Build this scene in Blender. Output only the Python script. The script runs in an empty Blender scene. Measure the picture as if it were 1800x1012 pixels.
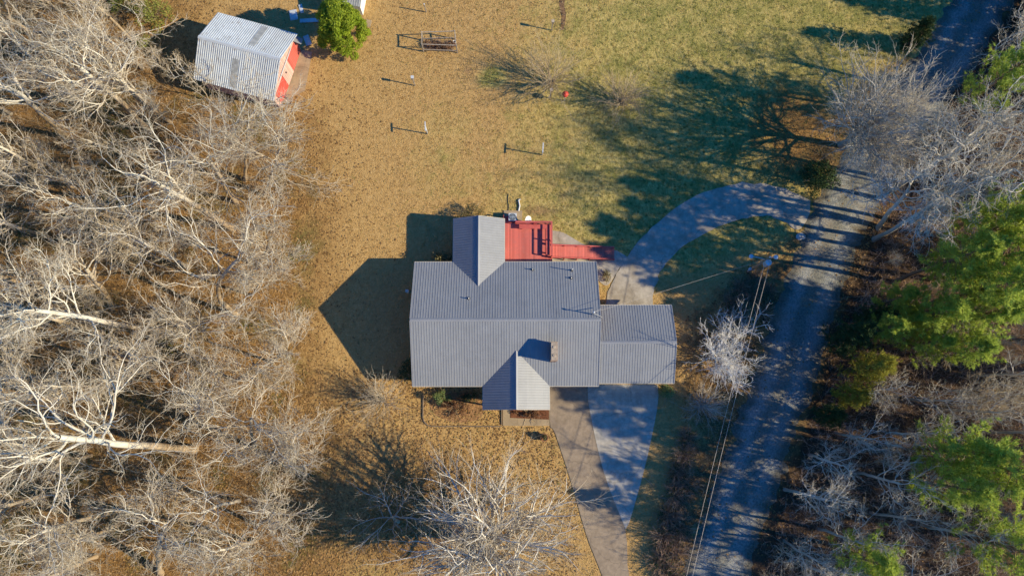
import bpy, math, random
import numpy as np
from mathutils import Vector, Matrix

S = bpy.context.scene
C = S.collection
R_ = math.radians

# ---------------------------------------------------------------- camera, sky, sun, exposure
F_PX, TILT, ROLL, CAM_H = 1385.8, 0.1597, -0.0062, 72.27
cam_d = bpy.data.cameras.new('camera'); cam = bpy.data.objects.new('camera', cam_d); C.objects.link(cam)
cam_d.sensor_fit = 'HORIZONTAL'; cam_d.sensor_width = 36.0
cam_d.lens = 36.0 * F_PX / 1800.0
cam_d.clip_start = 0.5; cam_d.clip_end = 6000
cam.matrix_world = Matrix.Translation((0, 0, CAM_H)) @ Matrix.Rotation(TILT, 4, 'X') @ Matrix.Rotation(-ROLL, 4, 'Z')
S.camera = cam

SUN_EL, SUN_A = R_(30.0), R_(10.3)
W = bpy.data.worlds.new('World'); S.world = W; W.use_nodes = True
nt = W.node_tree; nt.nodes.clear()
sky = nt.nodes.new('ShaderNodeTexSky'); sky.sky_type = 'NISHITA'; sky.sun_disc = False
sky.sun_elevation = SUN_EL; sky.sun_rotation = R_(90) + SUN_A
sky.ozone_density = 4.0; sky.air_density = 1.0; sky.dust_density = 0.3
hs = nt.nodes.new('ShaderNodeHueSaturation'); hs.inputs['Saturation'].default_value = 1.35
bg = nt.nodes.new('ShaderNodeBackground'); bg.inputs['Strength'].default_value = 0.10
out = nt.nodes.new('ShaderNodeOutputWorld')
nt.links.new(sky.outputs[0], hs.inputs['Color']); 
tint = nt.nodes.new('ShaderNodeMix'); tint.data_type = 'RGBA'; tint.blend_type = 'MULTIPLY'; tint.inputs[0].default_value = 1.0; tint.inputs[7].default_value = (0.25, 1.0, 1.34, 1)
nt.links.new(hs.outputs[0], tint.inputs[6]); nt.links.new(tint.outputs[2], bg.inputs['Color']); nt.links.new(bg.outputs[0], out.inputs[0])

sun_d = bpy.data.lights.new('sun', 'SUN'); sun = bpy.data.objects.new('sun', sun_d); C.objects.link(sun)
sun_d.energy = 4.9; sun_d.angle = R_(0.53); sun_d.color = (1.0, 0.865, 0.59)
LD = Vector((-math.cos(SUN_EL) * math.cos(SUN_A), math.cos(SUN_EL) * math.sin(SUN_A), -math.sin(SUN_EL)))
sun.rotation_euler = LD.to_track_quat('-Z', 'Y').to_euler(); sun.location = (60, -20, 60)
S.view_settings.view_transform = 'Standard'; S.view_settings.look = 'None'
S.view_settings.exposure = 0.6; S.view_settings.gamma = 1.0

# ---------------------------------------------------------------- helpers
def at(px, py, z=0.0):
    """world point of height z that lies on the photograph's pixel (surveying only)"""
    x = px - 900.0; y = 506.0 - py
    cr, sr = math.cos(ROLL), math.sin(ROLL)
    x, y = cr * x + sr * y, -sr * x + cr * y
    d = Vector((x, y * math.cos(TILT) + F_PX * math.sin(TILT), y * math.sin(TILT) - F_PX * math.cos(TILT)))
    k = (z - CAM_H) / d.z
    return Vector((d.x * k, d.y * k, z))

def tag(o, label=None, cat=None, group=None, kind=None):
    if label: o['label'] = label
    if cat: o['category'] = cat
    if group: o['group'] = group
    if kind: o['kind'] = kind
    return o

def empty(name, loc=(0, 0, 0), rz=0.0, label=None, cat=None, group=None):
    o = bpy.data.objects.new(name, None); C.objects.link(o); o.location = loc; o.rotation_euler = (0, 0, rz)
    o.empty_display_size = 0.2
    return tag(o, label, cat, group)

def np_mesh(name, V, Fs, smooth=False):
    me = bpy.data.meshes.new(name)
    V = np.ascontiguousarray(V, dtype=np.float32)
    me.vertices.add(len(V)); me.vertices.foreach_set('co', V.ravel())
    idx = np.concatenate([f.ravel() for f in Fs]).astype(np.int32)
    tot = np.concatenate([np.full(len(f), f.shape[1], dtype=np.int32) for f in Fs])
    st = np.concatenate([[0], np.cumsum(tot)[:-1]]).astype(np.int32)
    me.loops.add(len(idx)); me.loops.foreach_set('vertex_index', idx)
    me.polygons.add(len(tot)); me.polygons.foreach_set('loop_start', st); me.polygons.foreach_set('loop_total', tot)
    if smooth: me.polygons.foreach_set('use_smooth', np.ones(len(tot), dtype=bool))
    me.update(calc_edges=True)
    return me

def link(name, me, mat=None, parent=None, loc=None, rz=None):
    o = bpy.data.objects.new(name, me); C.objects.link(o)
    if mat is not None and len(me.materials) == 0: me.materials.append(mat)
    if parent is not None: o.parent = parent
    if loc is not None: o.location = loc
    if rz is not None: o.rotation_euler = (0, 0, rz)
    return o

class MB:
    """collects shapes into one mesh"""
    def __init__(s): s.v = []; s.f = []; s.n = 0
    def add(s, V, Fs):
        V = [tuple(p) for p in V]; s.v += V
        s.f += [tuple(i + s.n for i in f) for f in Fs]; s.n += len(V); return s
    def box(s, x0, x1, y0, y1, z0, z1):
        V = [(x0, y0, z0), (x1, y0, z0), (x1, y1, z0), (x0, y1, z0), (x0, y0, z1), (x1, y0, z1), (x1, y1, z1), (x0, y1, z1)]
        return s.add(V, [(0, 3, 2, 1), (4, 5, 6, 7), (0, 1, 5, 4), (1, 2, 6, 5), (2, 3, 7, 6), (3, 0, 4, 7)])
    def bar(s, a, b, w, h, upv=(0, 0, 1)):
        a = Vector(a); b = Vector(b); t = (b - a).normalized(); u = t.cross(Vector(upv))
        if u.length < 1e-4: u = t.cross(Vector((1, 0, 0)))
        u.normalize(); n = u.cross(t)
        V = []
        for p in (a, b):
            for i, j in ((-1, -1), (1, -1), (1, 1), (-1, 1)): V.append(p + u * (i * w / 2) + n * (j * h / 2))
        return s.add(V, [(0, 1, 2, 3), (7, 6, 5, 4), (0, 4, 5, 1), (1, 5, 6, 2), (2, 6, 7, 3), (3, 7, 4, 0)])
    def prism(s, poly, z0, z1):
        n = len(poly)
        V = [(p[0], p[1], z0) for p in poly] + [(p[0], p[1], z1) for p in poly]
        return s.add(V, [tuple(range(n - 1, -1, -1)), tuple(range(n, 2 * n))] + [(i, (i + 1) % n, n + (i + 1) % n, n + i) for i in range(n)])
    def cyl(s, a, b, r0, r1=None, n=12, cap=True):
        r1 = r0 if r1 is None else r1
        a = Vector(a); b = Vector(b); t = (b - a).normalized(); u = t.cross(Vector((0, 0, 1)))
        if u.length < 1e-3: u = Vector((1, 0, 0))
        u.normalize(); w = t.cross(u)
        V = []
        for p, r in ((a, r0), (b, r1)):
            for i in range(n):
                q = 2 * math.pi * i / n; V.append(p + u * (r * math.cos(q)) + w * (r * math.sin(q)))
        Fs = [(i, (i + 1) % n, n + (i + 1) % n, n + i) for i in range(n)]
        if cap: Fs += [tuple(range(n - 1, -1, -1)), tuple(range(n, 2 * n))]
        return s.add(V, Fs)
    def lathe(s, c, prof, n=20):
        V = []; Fs = []
        for r, z in prof:
            for i in range(n):
                q = 2 * math.pi * i / n; V.append((c[0] + r * math.cos(q), c[1] + r * math.sin(q), c[2] + z))
        for k in range(len(prof) - 1):
            for i in range(n): Fs.append((k * n + i, k * n + (i + 1) % n, (k + 1) * n + (i + 1) % n, (k + 1) * n + i))
        return s.add(V, Fs)
    def tube(s, pts, r, n=6):
        P = np.array([[tuple(p) for p in pts]], float); V, Fq = tubes(P, np.full(P.shape[:2], r), n)
        return s.add(V, [tuple(int(i) for i in f) for f in Fq])
    def build(s, name, mat, parent=None, smooth=False, bevel=0.0):
        me = bpy.data.meshes.new(name); me.from_pydata(s.v, [], s.f); me.update()
        if smooth:
            for p in me.polygons: p.use_smooth = True
        o = link(name, me, mat, parent)
        if bevel:
            m = o.modifiers.new('bevel', 'BEVEL'); m.width = bevel; m.segments = 2; m.limit_method = 'ANGLE'
        return o

def tubes(P, Rr, sides):
    B, n, _ = P.shape
    T = np.gradient(P, axis=1); T /= np.linalg.norm(T, axis=2, keepdims=True) + 1e-9
    m = T.mean(axis=1); ref = np.where(np.abs(m[:, 2:3]) < 0.85, np.array([[0, 0, 1.0]]), np.array([[1.0, 0, 0]]))
    U = np.cross(T, ref[:, None, :]); U /= np.linalg.norm(U, axis=2, keepdims=True) + 1e-9
    Vv = np.cross(T, U)
    q = np.arange(sides) * 2 * np.pi / sides
    X = P[:, :, None, :] + Rr[:, :, None, None] * (np.cos(q)[None, None, :, None] * U[:, :, None, :] + np.sin(q)[None, None, :, None] * Vv[:, :, None, :])
    base = (np.arange(B) * n * sides)[:, None, None]
    k = (np.arange(n - 1) * sides)[None, :, None]
    i = np.arange(sides)[None, None, :]; j = (i + 1) % sides
    Fq = np.stack([base + k + i, base + k + j, base + k + sides + j, base + k + sides + i], axis=-1)
    return X.reshape(-1, 3), Fq.reshape(-1, 4)

def join(parts):
    V = []; Fs = []; n = 0
    for v, f in parts: V.append(v); Fs.append(f + n); n += len(v)
    return np.concatenate(V), Fs

def inside(poly, P):
    x, y = P[:, 0], P[:, 1]; r = np.zeros(len(P), bool); n = len(poly)
    for i in range(n):
        x0, y0 = poly[i]; x1, y1 = poly[(i + 1) % n]
        c = ((y0 > y) != (y1 > y)) & (x < (x1 - x0) * (y - y0) / (y1 - y0 + 1e-12) + x0); r ^= c
    return r

def dist_line(line, P, closed=False):
    d = np.full(len(P), 1e9); n = len(line)
    for i in range(n if closed else n - 1):
        a = np.array(line[i]); b = np.array(line[(i + 1) % n]); ab = b - a
        t = np.clip(((P - a) @ ab) / (ab @ ab + 1e-12), 0, 1); q = a + t[:, None] * ab
        d = np.minimum(d, np.hypot(P[:, 0] - q[:, 0], P[:, 1] - q[:, 1]))
    return d

def sdf(poly, P):
    d = dist_line(poly, P, True); return np.where(inside(poly, P), d, -d)

def smooth_line(pts, k=6):
    """Catmull-Rom through the points"""
    p = [Vector(q) for q in pts]; o = []
    for i in range(len(p) - 1):
        p0 = p[max(i - 1, 0)]; p1 = p[i]; p2 = p[i + 1]; p3 = p[min(i + 2, len(p) - 1)]
        for j in range(k):
            t = j / k
            o.append(0.5 * ((2 * p1) + (p2 - p0) * t + (2 * p0 - 5 * p1 + 4 * p2 - p3) * t * t + (3 * p1 - p0 - 3 * p2 + p3) * t ** 3))
    o.append(p[-1]); return o

def px_line(pxs, k=6): return [(v.x, v.y) for v in smooth_line([at(*q) for q in pxs], k)]

# ---------------------------------------------------------------- materials
class Mat:
    def __init__(s, name, rough=0.8, spec=0.3, metal=0.0):
        s.m = bpy.data.materials.new(name); s.m.use_nodes = True; s.t = s.m.node_tree; s.N = s.t.nodes; s.L = s.t.links
        s.b = s.N['Principled BSDF']; s.b.inputs['Roughness'].default_value = rough
        s.b.inputs['Specular IOR Level'].default_value = spec; s.b.inputs['Metallic'].default_value = metal
        s.tc = s.N.new('ShaderNodeTexCoord')
    def map(s, scale=(1, 1, 1), rot=(0, 0, 0), src='Object'):
        m = s.N.new('ShaderNodeMapping'); m.inputs['Scale'].default_value = scale; m.inputs['Rotation'].default_value = rot
        s.L.new(s.tc.outputs[src], m.inputs[0]); return m.outputs[0]
    def noise(s, scale, detail=4, rough=0.6, vec=None, dist=0.0):
        n = s.N.new('ShaderNodeTexNoise'); n.inputs['Scale'].default_value = scale; n.inputs['Detail'].default_value = detail
        n.inputs['Roughness'].default_value = rough; n.inputs['Distortion'].default_value = dist
        s.L.new(vec if vec is not None else s.tc.outputs['Object'], n.inputs['Vector']); return n.outputs['Fac']
    def voro(s, scale, vec=None, feat='F1'):
        n = s.N.new('ShaderNodeTexVoronoi'); n.inputs['Scale'].default_value = scale; n.feature = feat
        s.L.new(vec if vec is not None else s.tc.outputs['Object'], n.inputs['Vector']); return n
    def ramp(s, fac, stops):
        r = s.N.new('ShaderNodeValToRGB'); e = r.color_ramp.elements
        while len(e) < len(stops): e.new(0.5)
        for k, (p, c) in enumerate(stops):
            e[k].position = p; e[k].color = (c, c, c, 1) if isinstance(c, (int, float)) else (*c, 1)
        s.L.new(fac, r.inputs[0]); return r.outputs[0]
    def mix(s, fac, a, b, mode='MIX'):
        m = s.N.new('ShaderNodeMix'); m.data_type = 'RGBA'; m.blend_type = mode
        for v, k in ((fac, 0), (a, 6), (b, 7)):
            if isinstance(v, (int, float)): m.inputs[k].default_value = v if k == 0 else (v, v, v, 1)
            elif isinstance(v, tuple): m.inputs[k].default_value = (*v, 1)
            else: s.L.new(v, m.inputs[k])
        return m.outputs[2]
    def math(s, op, a, b=0.0, clamp=False):
        m = s.N.new('ShaderNodeMath'); m.operation = op; m.use_clamp = clamp
        for k, v in enumerate((a, b)):
            if isinstance(v, (int, float)): m.inputs[k].default_value = v
            else: s.L.new(v, m.inputs[k])
        return m.outputs[0]
    def attr(s, name):
        a = s.N.new('ShaderNodeAttribute'); a.attribute_name = name; return a.outputs['Fac']
    def island(s): return s.N.new('ShaderNodeNewGeometry').outputs['Random Per Island']
    def col(s, c):
        if isinstance(c, tuple): s.b.inputs['Base Color'].default_value = (*c, 1)
        else: s.L.new(c, s.b.inputs['Base Color'])
        return s
    def bump(s, h, strength=0.5, dist=0.05):
        b = s.N.new('ShaderNodeBump'); b.inputs['Strength'].default_value = strength; b.inputs['Distance'].default_value = dist
        s.L.new(h, b.inputs['Height']); s.L.new(b.outputs[0], s.b.inputs['Normal']); return s

def plain(name, c, rough=0.7, spec=0.3, var=0.25, scale=3.0, metal=0.0):
    m = Mat(name, rough, spec, metal); n = m.noise(scale, 5)
    lo = tuple(x * (1 - var) for x in c); hi = tuple(min(1, x * (1 + var)) for x in c)
    m.col(m.ramp(n, [(0.3, lo), (0.7, hi)])); return m.m

def ground_mat():
    m = Mat('ground_soil_and_grass', 0.95, 0.1)
    big = m.noise(0.09, 5, 0.6); mid = m.noise(0.55, 6, 0.65); fine = m.math('ADD', m.math('MULTIPLY', m.noise(2.6, 6, 0.75), 0.6), m.math('MULTIPLY', m.noise(6.5, 3, 0.7), 0.4)); grain = m.noise(9.0, 3, 0.7)
    streak = m.noise(3.6, 5, 0.75, m.map((1.0, 0.6, 1), (0, 0, 0.5)))
    tan = m.ramp(fine, [(0.26, (0.29, 0.17, 0.062)), (0.5, (0.455, 0.285, 0.108)), (0.76, (0.60, 0.405, 0.18))])
    straw = m.ramp(streak, [(0.32, (0.21, 0.158, 0.048)), (0.5, (0.43, 0.335, 0.108)), (0.68, (0.65, 0.515, 0.19))])
    grn = m.ramp(fine, [(0.33, (0.078, 0.082, 0.020)), (0.5, (0.215, 0.205, 0.055)), (0.66, (0.38, 0.335, 0.10))])
    lit = m.ramp(fine, [(0.28, (0.08, 0.043, 0.014)), (0.45, (0.21, 0.114, 0.038)), (0.57, (0.335, 0.19, 0.066)), (0.70, (0.50, 0.31, 0.12))])
    g = m.attr('green')
    c = m.mix(m.ramp(m.math('ADD', g, m.math('MULTIPLY', m.math('SUBTRACT', big, 0.5), 1.0)), [(0.25, 0.0), (0.6, 1.0)]), tan, straw)
    gf = m.math('ADD', m.math('MULTIPLY', g, 0.62), m.math('MULTIPLY', m.math('SUBTRACT', mid, 0.5), 1.5))
    c = m.mix(m.ramp(gf, [(0.28, 0.0), (0.62, 0.85)]), c, grn)
    vo = m.voro(2.1); tuft = m.ramp(vo.outputs['Distance'], [(0.14, 1.0), (0.34, 0.0)])
    v2 = m.voro(2.9, m.map((1, 1, 1), (0, 0, 0.8))); c = m.mix(m.math('MULTIPLY', m.ramp(v2.outputs['Distance'], [(0.12, 1.0), (0.32, 0.0)]), 0.35), c, (0.58, 0.42, 0.20))
    g = m.math('ADD', g, 0.05, True)
    c = m.mix(m.math('MULTIPLY', m.math('MULTIPLY', tuft, g), 0.8), c, (0.075, 0.09, 0.018))
    lf = m.math('ADD', m.attr('litter'), m.math('MULTIPLY', m.math('SUBTRACT', mid, 0.5), 0.8))
    c = m.mix(m.ramp(lf, [(0.3, 0.0), (0.65, 1.0)]), c, lit)
    moss = m.ramp(m.noise(0.22, 5, 0.65), [(0.50, 0.0), (0.64, 0.85)])
    c = m.mix(m.math('MULTIPLY', moss, m.attr('moss')), c, m.ramp(fine, [(0.3, (0.05, 0.058, 0.016)), (0.7, (0.15, 0.145, 0.045))]))
    df = m.math('ADD', m.attr('dirt'), m.math('MULTIPLY', m.math('SUBTRACT', fine, 0.5), 0.9))
    c = m.mix(m.ramp(df, [(0.35, 0.0), (0.7, 0.9)]), c, m.ramp(grain, [(0.3, (0.22, 0.115, 0.055)), (0.7, (0.40, 0.23, 0.12))]))
    df = m.math('ADD', m.attr('humus_shade'), m.math('MULTIPLY', m.math('SUBTRACT', mid, 0.5), 0.9))
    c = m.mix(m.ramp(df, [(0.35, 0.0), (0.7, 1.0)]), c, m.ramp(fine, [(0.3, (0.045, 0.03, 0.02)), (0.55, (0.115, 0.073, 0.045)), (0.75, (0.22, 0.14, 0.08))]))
    m.col(c)
    h = m.math('ADD', m.math('MULTIPLY', fine, 0.8), m.math('ADD', m.math('MULTIPLY', grain, 0.55), m.math('MULTIPLY', mid, 0.8)))
    m.bump(h, 0.9, 0.18); return m.m

def concrete_mat(name, c, seed=0.0, stain=(0.16, 0.12, 0.08), amt=0.5, joint=None):
    m = Mat(name, 0.85, 0.25); v = m.map((1, 1, 1)); a = m.noise(0.5 + seed, 6, 0.65); b = m.noise(2.3, 6, 0.7); g = m.noise(14, 3)
    x = m.ramp(b, [(0.3, tuple(k * 0.72 for k in c)), (0.7, tuple(min(1, k * 1.18) for k in c))])
    x = m.mix(m.ramp(a, [(0.45, 0.0), (0.7, amt)]), x, stain)
    x = m.mix(m.math('MULTIPLY', g, 0.35), x, tuple(k * 0.55 for k in c))
    st = m.noise(0.9, 5, 0.7, m.map((3.0, 0.35, 1)))
    x = m.mix(m.ramp(st, [(0.5, 0.0), (0.75, 0.3)]), x, tuple(k * 0.5 for k in c))
    wv = m.N.new('ShaderNodeVectorMath'); wv.operation = 'ADD'; wn = m.N.new('ShaderNodeTexNoise'); wn.inputs['Scale'].default_value = 0.9; wn.inputs['Detail'].default_value = 4
    m.L.new(m.tc.outputs['Object'], wn.inputs['Vector']); m.L.new(m.tc.outputs['Object'], wv.inputs[0]); m.L.new(wn.outputs['Color'], wv.inputs[1])
    ck = m.voro(0.20 + seed * .05, wv.outputs[0], 'DISTANCE_TO_EDGE'); x = m.mix(m.ramp(ck.outputs['Distance'], [(0.002, 0.4), (0.007, 0.0)]), x, tuple(k * 0.3 for k in c))
    m.col(x); m.bump(g, 0.25, 0.02); return m.m

def gravel_mat():
    m = Mat('gravel', 0.95, 0.2); a = m.noise(0.35, 5, 0.6); f = m.noise(6, 5, 0.75); g = m.voro(11.0)
    u = m.attr('across')
    c = m.ramp(f, [(0.28, (0.11, 0.115, 0.11)), (0.5, (0.235, 0.24, 0.225)), (0.75, (0.40, 0.395, 0.36))])
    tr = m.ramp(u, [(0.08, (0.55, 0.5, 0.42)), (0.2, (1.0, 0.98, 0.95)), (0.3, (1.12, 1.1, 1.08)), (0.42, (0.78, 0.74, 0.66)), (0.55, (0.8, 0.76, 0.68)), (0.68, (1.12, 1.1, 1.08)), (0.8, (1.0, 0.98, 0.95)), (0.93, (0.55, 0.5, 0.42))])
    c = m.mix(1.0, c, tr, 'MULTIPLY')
    c = m.mix(m.ramp(a, [(0.5, 0.0), (0.72, 0.5)]), c, (0.24, 0.175, 0.11))
    lv = m.ramp(m.noise(4.0, 3, 0.7), [(0.62, 0.0), (0.68, 0.7)])
    c = m.mix(lv, c, (0.33, 0.21, 0.10))
    m.col(c); m.bump(m.math('ADD', f, g.outputs['Distance']), 0.6, 0.05); return m.m

def metal_roof(name, c, wear, rust=0.0, rough=0.5, spec=0.35):
    m = Mat(name, rough, spec, 0.0); a = m.noise(0.35, 5, 0.6); s1 = m.noise(1.1, 6, 0.7, m.map((1.0, 1.0, 1)))
    panel = m.N.new('ShaderNodeTexWhiteNoise'); panel.noise_dimensions = '1D'
    sx = m.N.new('ShaderNodeSeparateXYZ'); m.L.new(m.tc.outputs['Object'], sx.inputs[0])
    m.L.new(m.math('FLOOR', m.math('DIVIDE', sx.outputs[0], 0.915)), panel.inputs['W'])
    x = m.ramp(s1, [(0.3, tuple(k * 0.88 for k in c)), (0.7, tuple(k * 1.10 for k in c))])
    x = m.mix(m.math('MULTIPLY', panel.outputs['Value'], 0.45), x, wear)
    run = m.noise(2.4, 6, 0.75, m.map((2.2, 0.22, 1))); x = m.mix(m.ramp(run, [(0.45, 0.0), (0.72, 0.30)]), x, tuple(k * 0.72 for k in c))
    x = m.mix(m.ramp(a, [(0.4, 0.0), (0.75, 0.35)]), x, wear)
    if rust:
        r1 = m.noise(1.7, 6, 0.75, m.map((1.6, 0.55, 1)))
        x = m.mix(m.ramp(r1, [(0.55, 0.0), (0.72, rust)]), x, (0.20, 0.15, 0.11))
    m.col(x); return m.m

def bark_mat(name, low, high, z0=3.0, z1=10.0, var=0.3):
    m = Mat(name, 0.9, 0.15); sx = m.N.new('ShaderNodeSeparateXYZ'); m.L.new(m.tc.outputs['Object'], sx.inputs[0])
    n = m.noise(1.3, 5, 0.7); n2 = m.noise(5.0, 4, 0.7, m.map((1, 1, 0.25)))
    f = m.math('DIVIDE', m.math('SUBTRACT', sx.outputs[2], z0), z1 - z0, True)
    f = m.math('ADD', f, m.math('SUBTRACT', n, 0.5), True)
    c = m.mix(f, low, high)
    c = m.mix(m.ramp(n2, [(0.35, var), (0.62, 0.0)]), c, tuple(k * 0.4 for k in low))
    m.col(c); m.bump(n2, 0.5, 0.04); return m.m

def twig_mat(name, a, b):
    m = Mat(name, 0.9, 0.1); m.col(m.mix(m.island(), a, b)); return m.m

def leaf_mat(name, a, b, c=None, trans=0.25):
    m = Mat(name, 0.6, 0.25); i = m.island(); n = m.noise(0.7, 3, 0.6)
    x = m.mix(i, a, b)
    if c: x = m.mix(m.ramp(n, [(0.45, 0.0), (0.65, 0.8)]), x, c)
    m.col(x)
    if trans:
        t = m.N.new('ShaderNodeBsdfTranslucent'); m.L.new(x, t.inputs['Color']); mx = m.N.new('ShaderNodeMixShader')
        mx.inputs[0].default_value = trans; o = m.N['Material Output']
        m.L.new(m.b.outputs[0], mx.inputs[1]); m.L.new(t.outputs[0], mx.inputs[2]); m.L.new(mx.outputs[0], o.inputs[0])
    return m.m

def brick_mat(name, c1, c2, mortar):
    m = Mat(name, 0.9, 0.2); b = m.N.new('ShaderNodeTexBrick'); b.inputs['Scale'].default_value = 1.0
    b.inputs['Brick Width'].default_value = 0.21; b.inputs['Row Height'].default_value = 0.075; b.inputs['Mortar Size'].default_value = 0.008
    b.inputs['Color1'].default_value = (*c1, 1); b.inputs['Color2'].default_value = (*c2, 1); b.inputs['Mortar'].default_value = (*mortar, 1)
    sx = m.N.new('ShaderNodeSeparateXYZ'); cb = m.N.new('ShaderNodeCombineXYZ'); m.L.new(m.tc.outputs['Object'], sx.inputs[0])
    m.L.new(m.math('ADD', sx.outputs[0], sx.outputs[1]), cb.inputs[0]); m.L.new(sx.outputs[2], cb.inputs[1]); m.L.new(cb.outputs[0], b.inputs['Vector'])
    m.col(b.outputs['Color']); return m.m

def plank_mat(name, c, width=0.14, axis=0, var=0.2):
    m = Mat(name, 0.75, 0.25); sx = m.N.new('ShaderNodeSeparateXYZ'); m.L.new(m.tc.outputs['Object'], sx.inputs[0])
    q = m.math('DIVIDE', sx.outputs[axis], width); w = m.N.new('ShaderNodeTexWhiteNoise'); w.noise_dimensions = '1D'
    m.L.new(m.math('FLOOR', q), w.inputs['W'])
    fr = m.math('FRACT', q); gap = m.math('LESS_THAN', fr, 0.10)
    n = m.noise(2.0, 5, 0.7)
    x = m.mix(w.outputs['Value'], tuple(k * (1 - var) for k in c), tuple(k * (1 + var) for k in c))
    x = m.mix(m.ramp(n, [(0.45, 0.0), (0.72, 0.55)]), x, tuple(k * 0.62 + 0.07 for k in c))
    x = m.mix(m.ramp(m.noise(0.8, 4, 0.7), [(0.5, 0.0), (0.7, 0.35)]), x, tuple(min(1, k * 1.2 + 0.03) for k in c))
    x = m.mix(m.math('MULTIPLY', gap, 0.75), x, tuple(k * 0.25 for k in c)); m.col(x); return m.m

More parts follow.
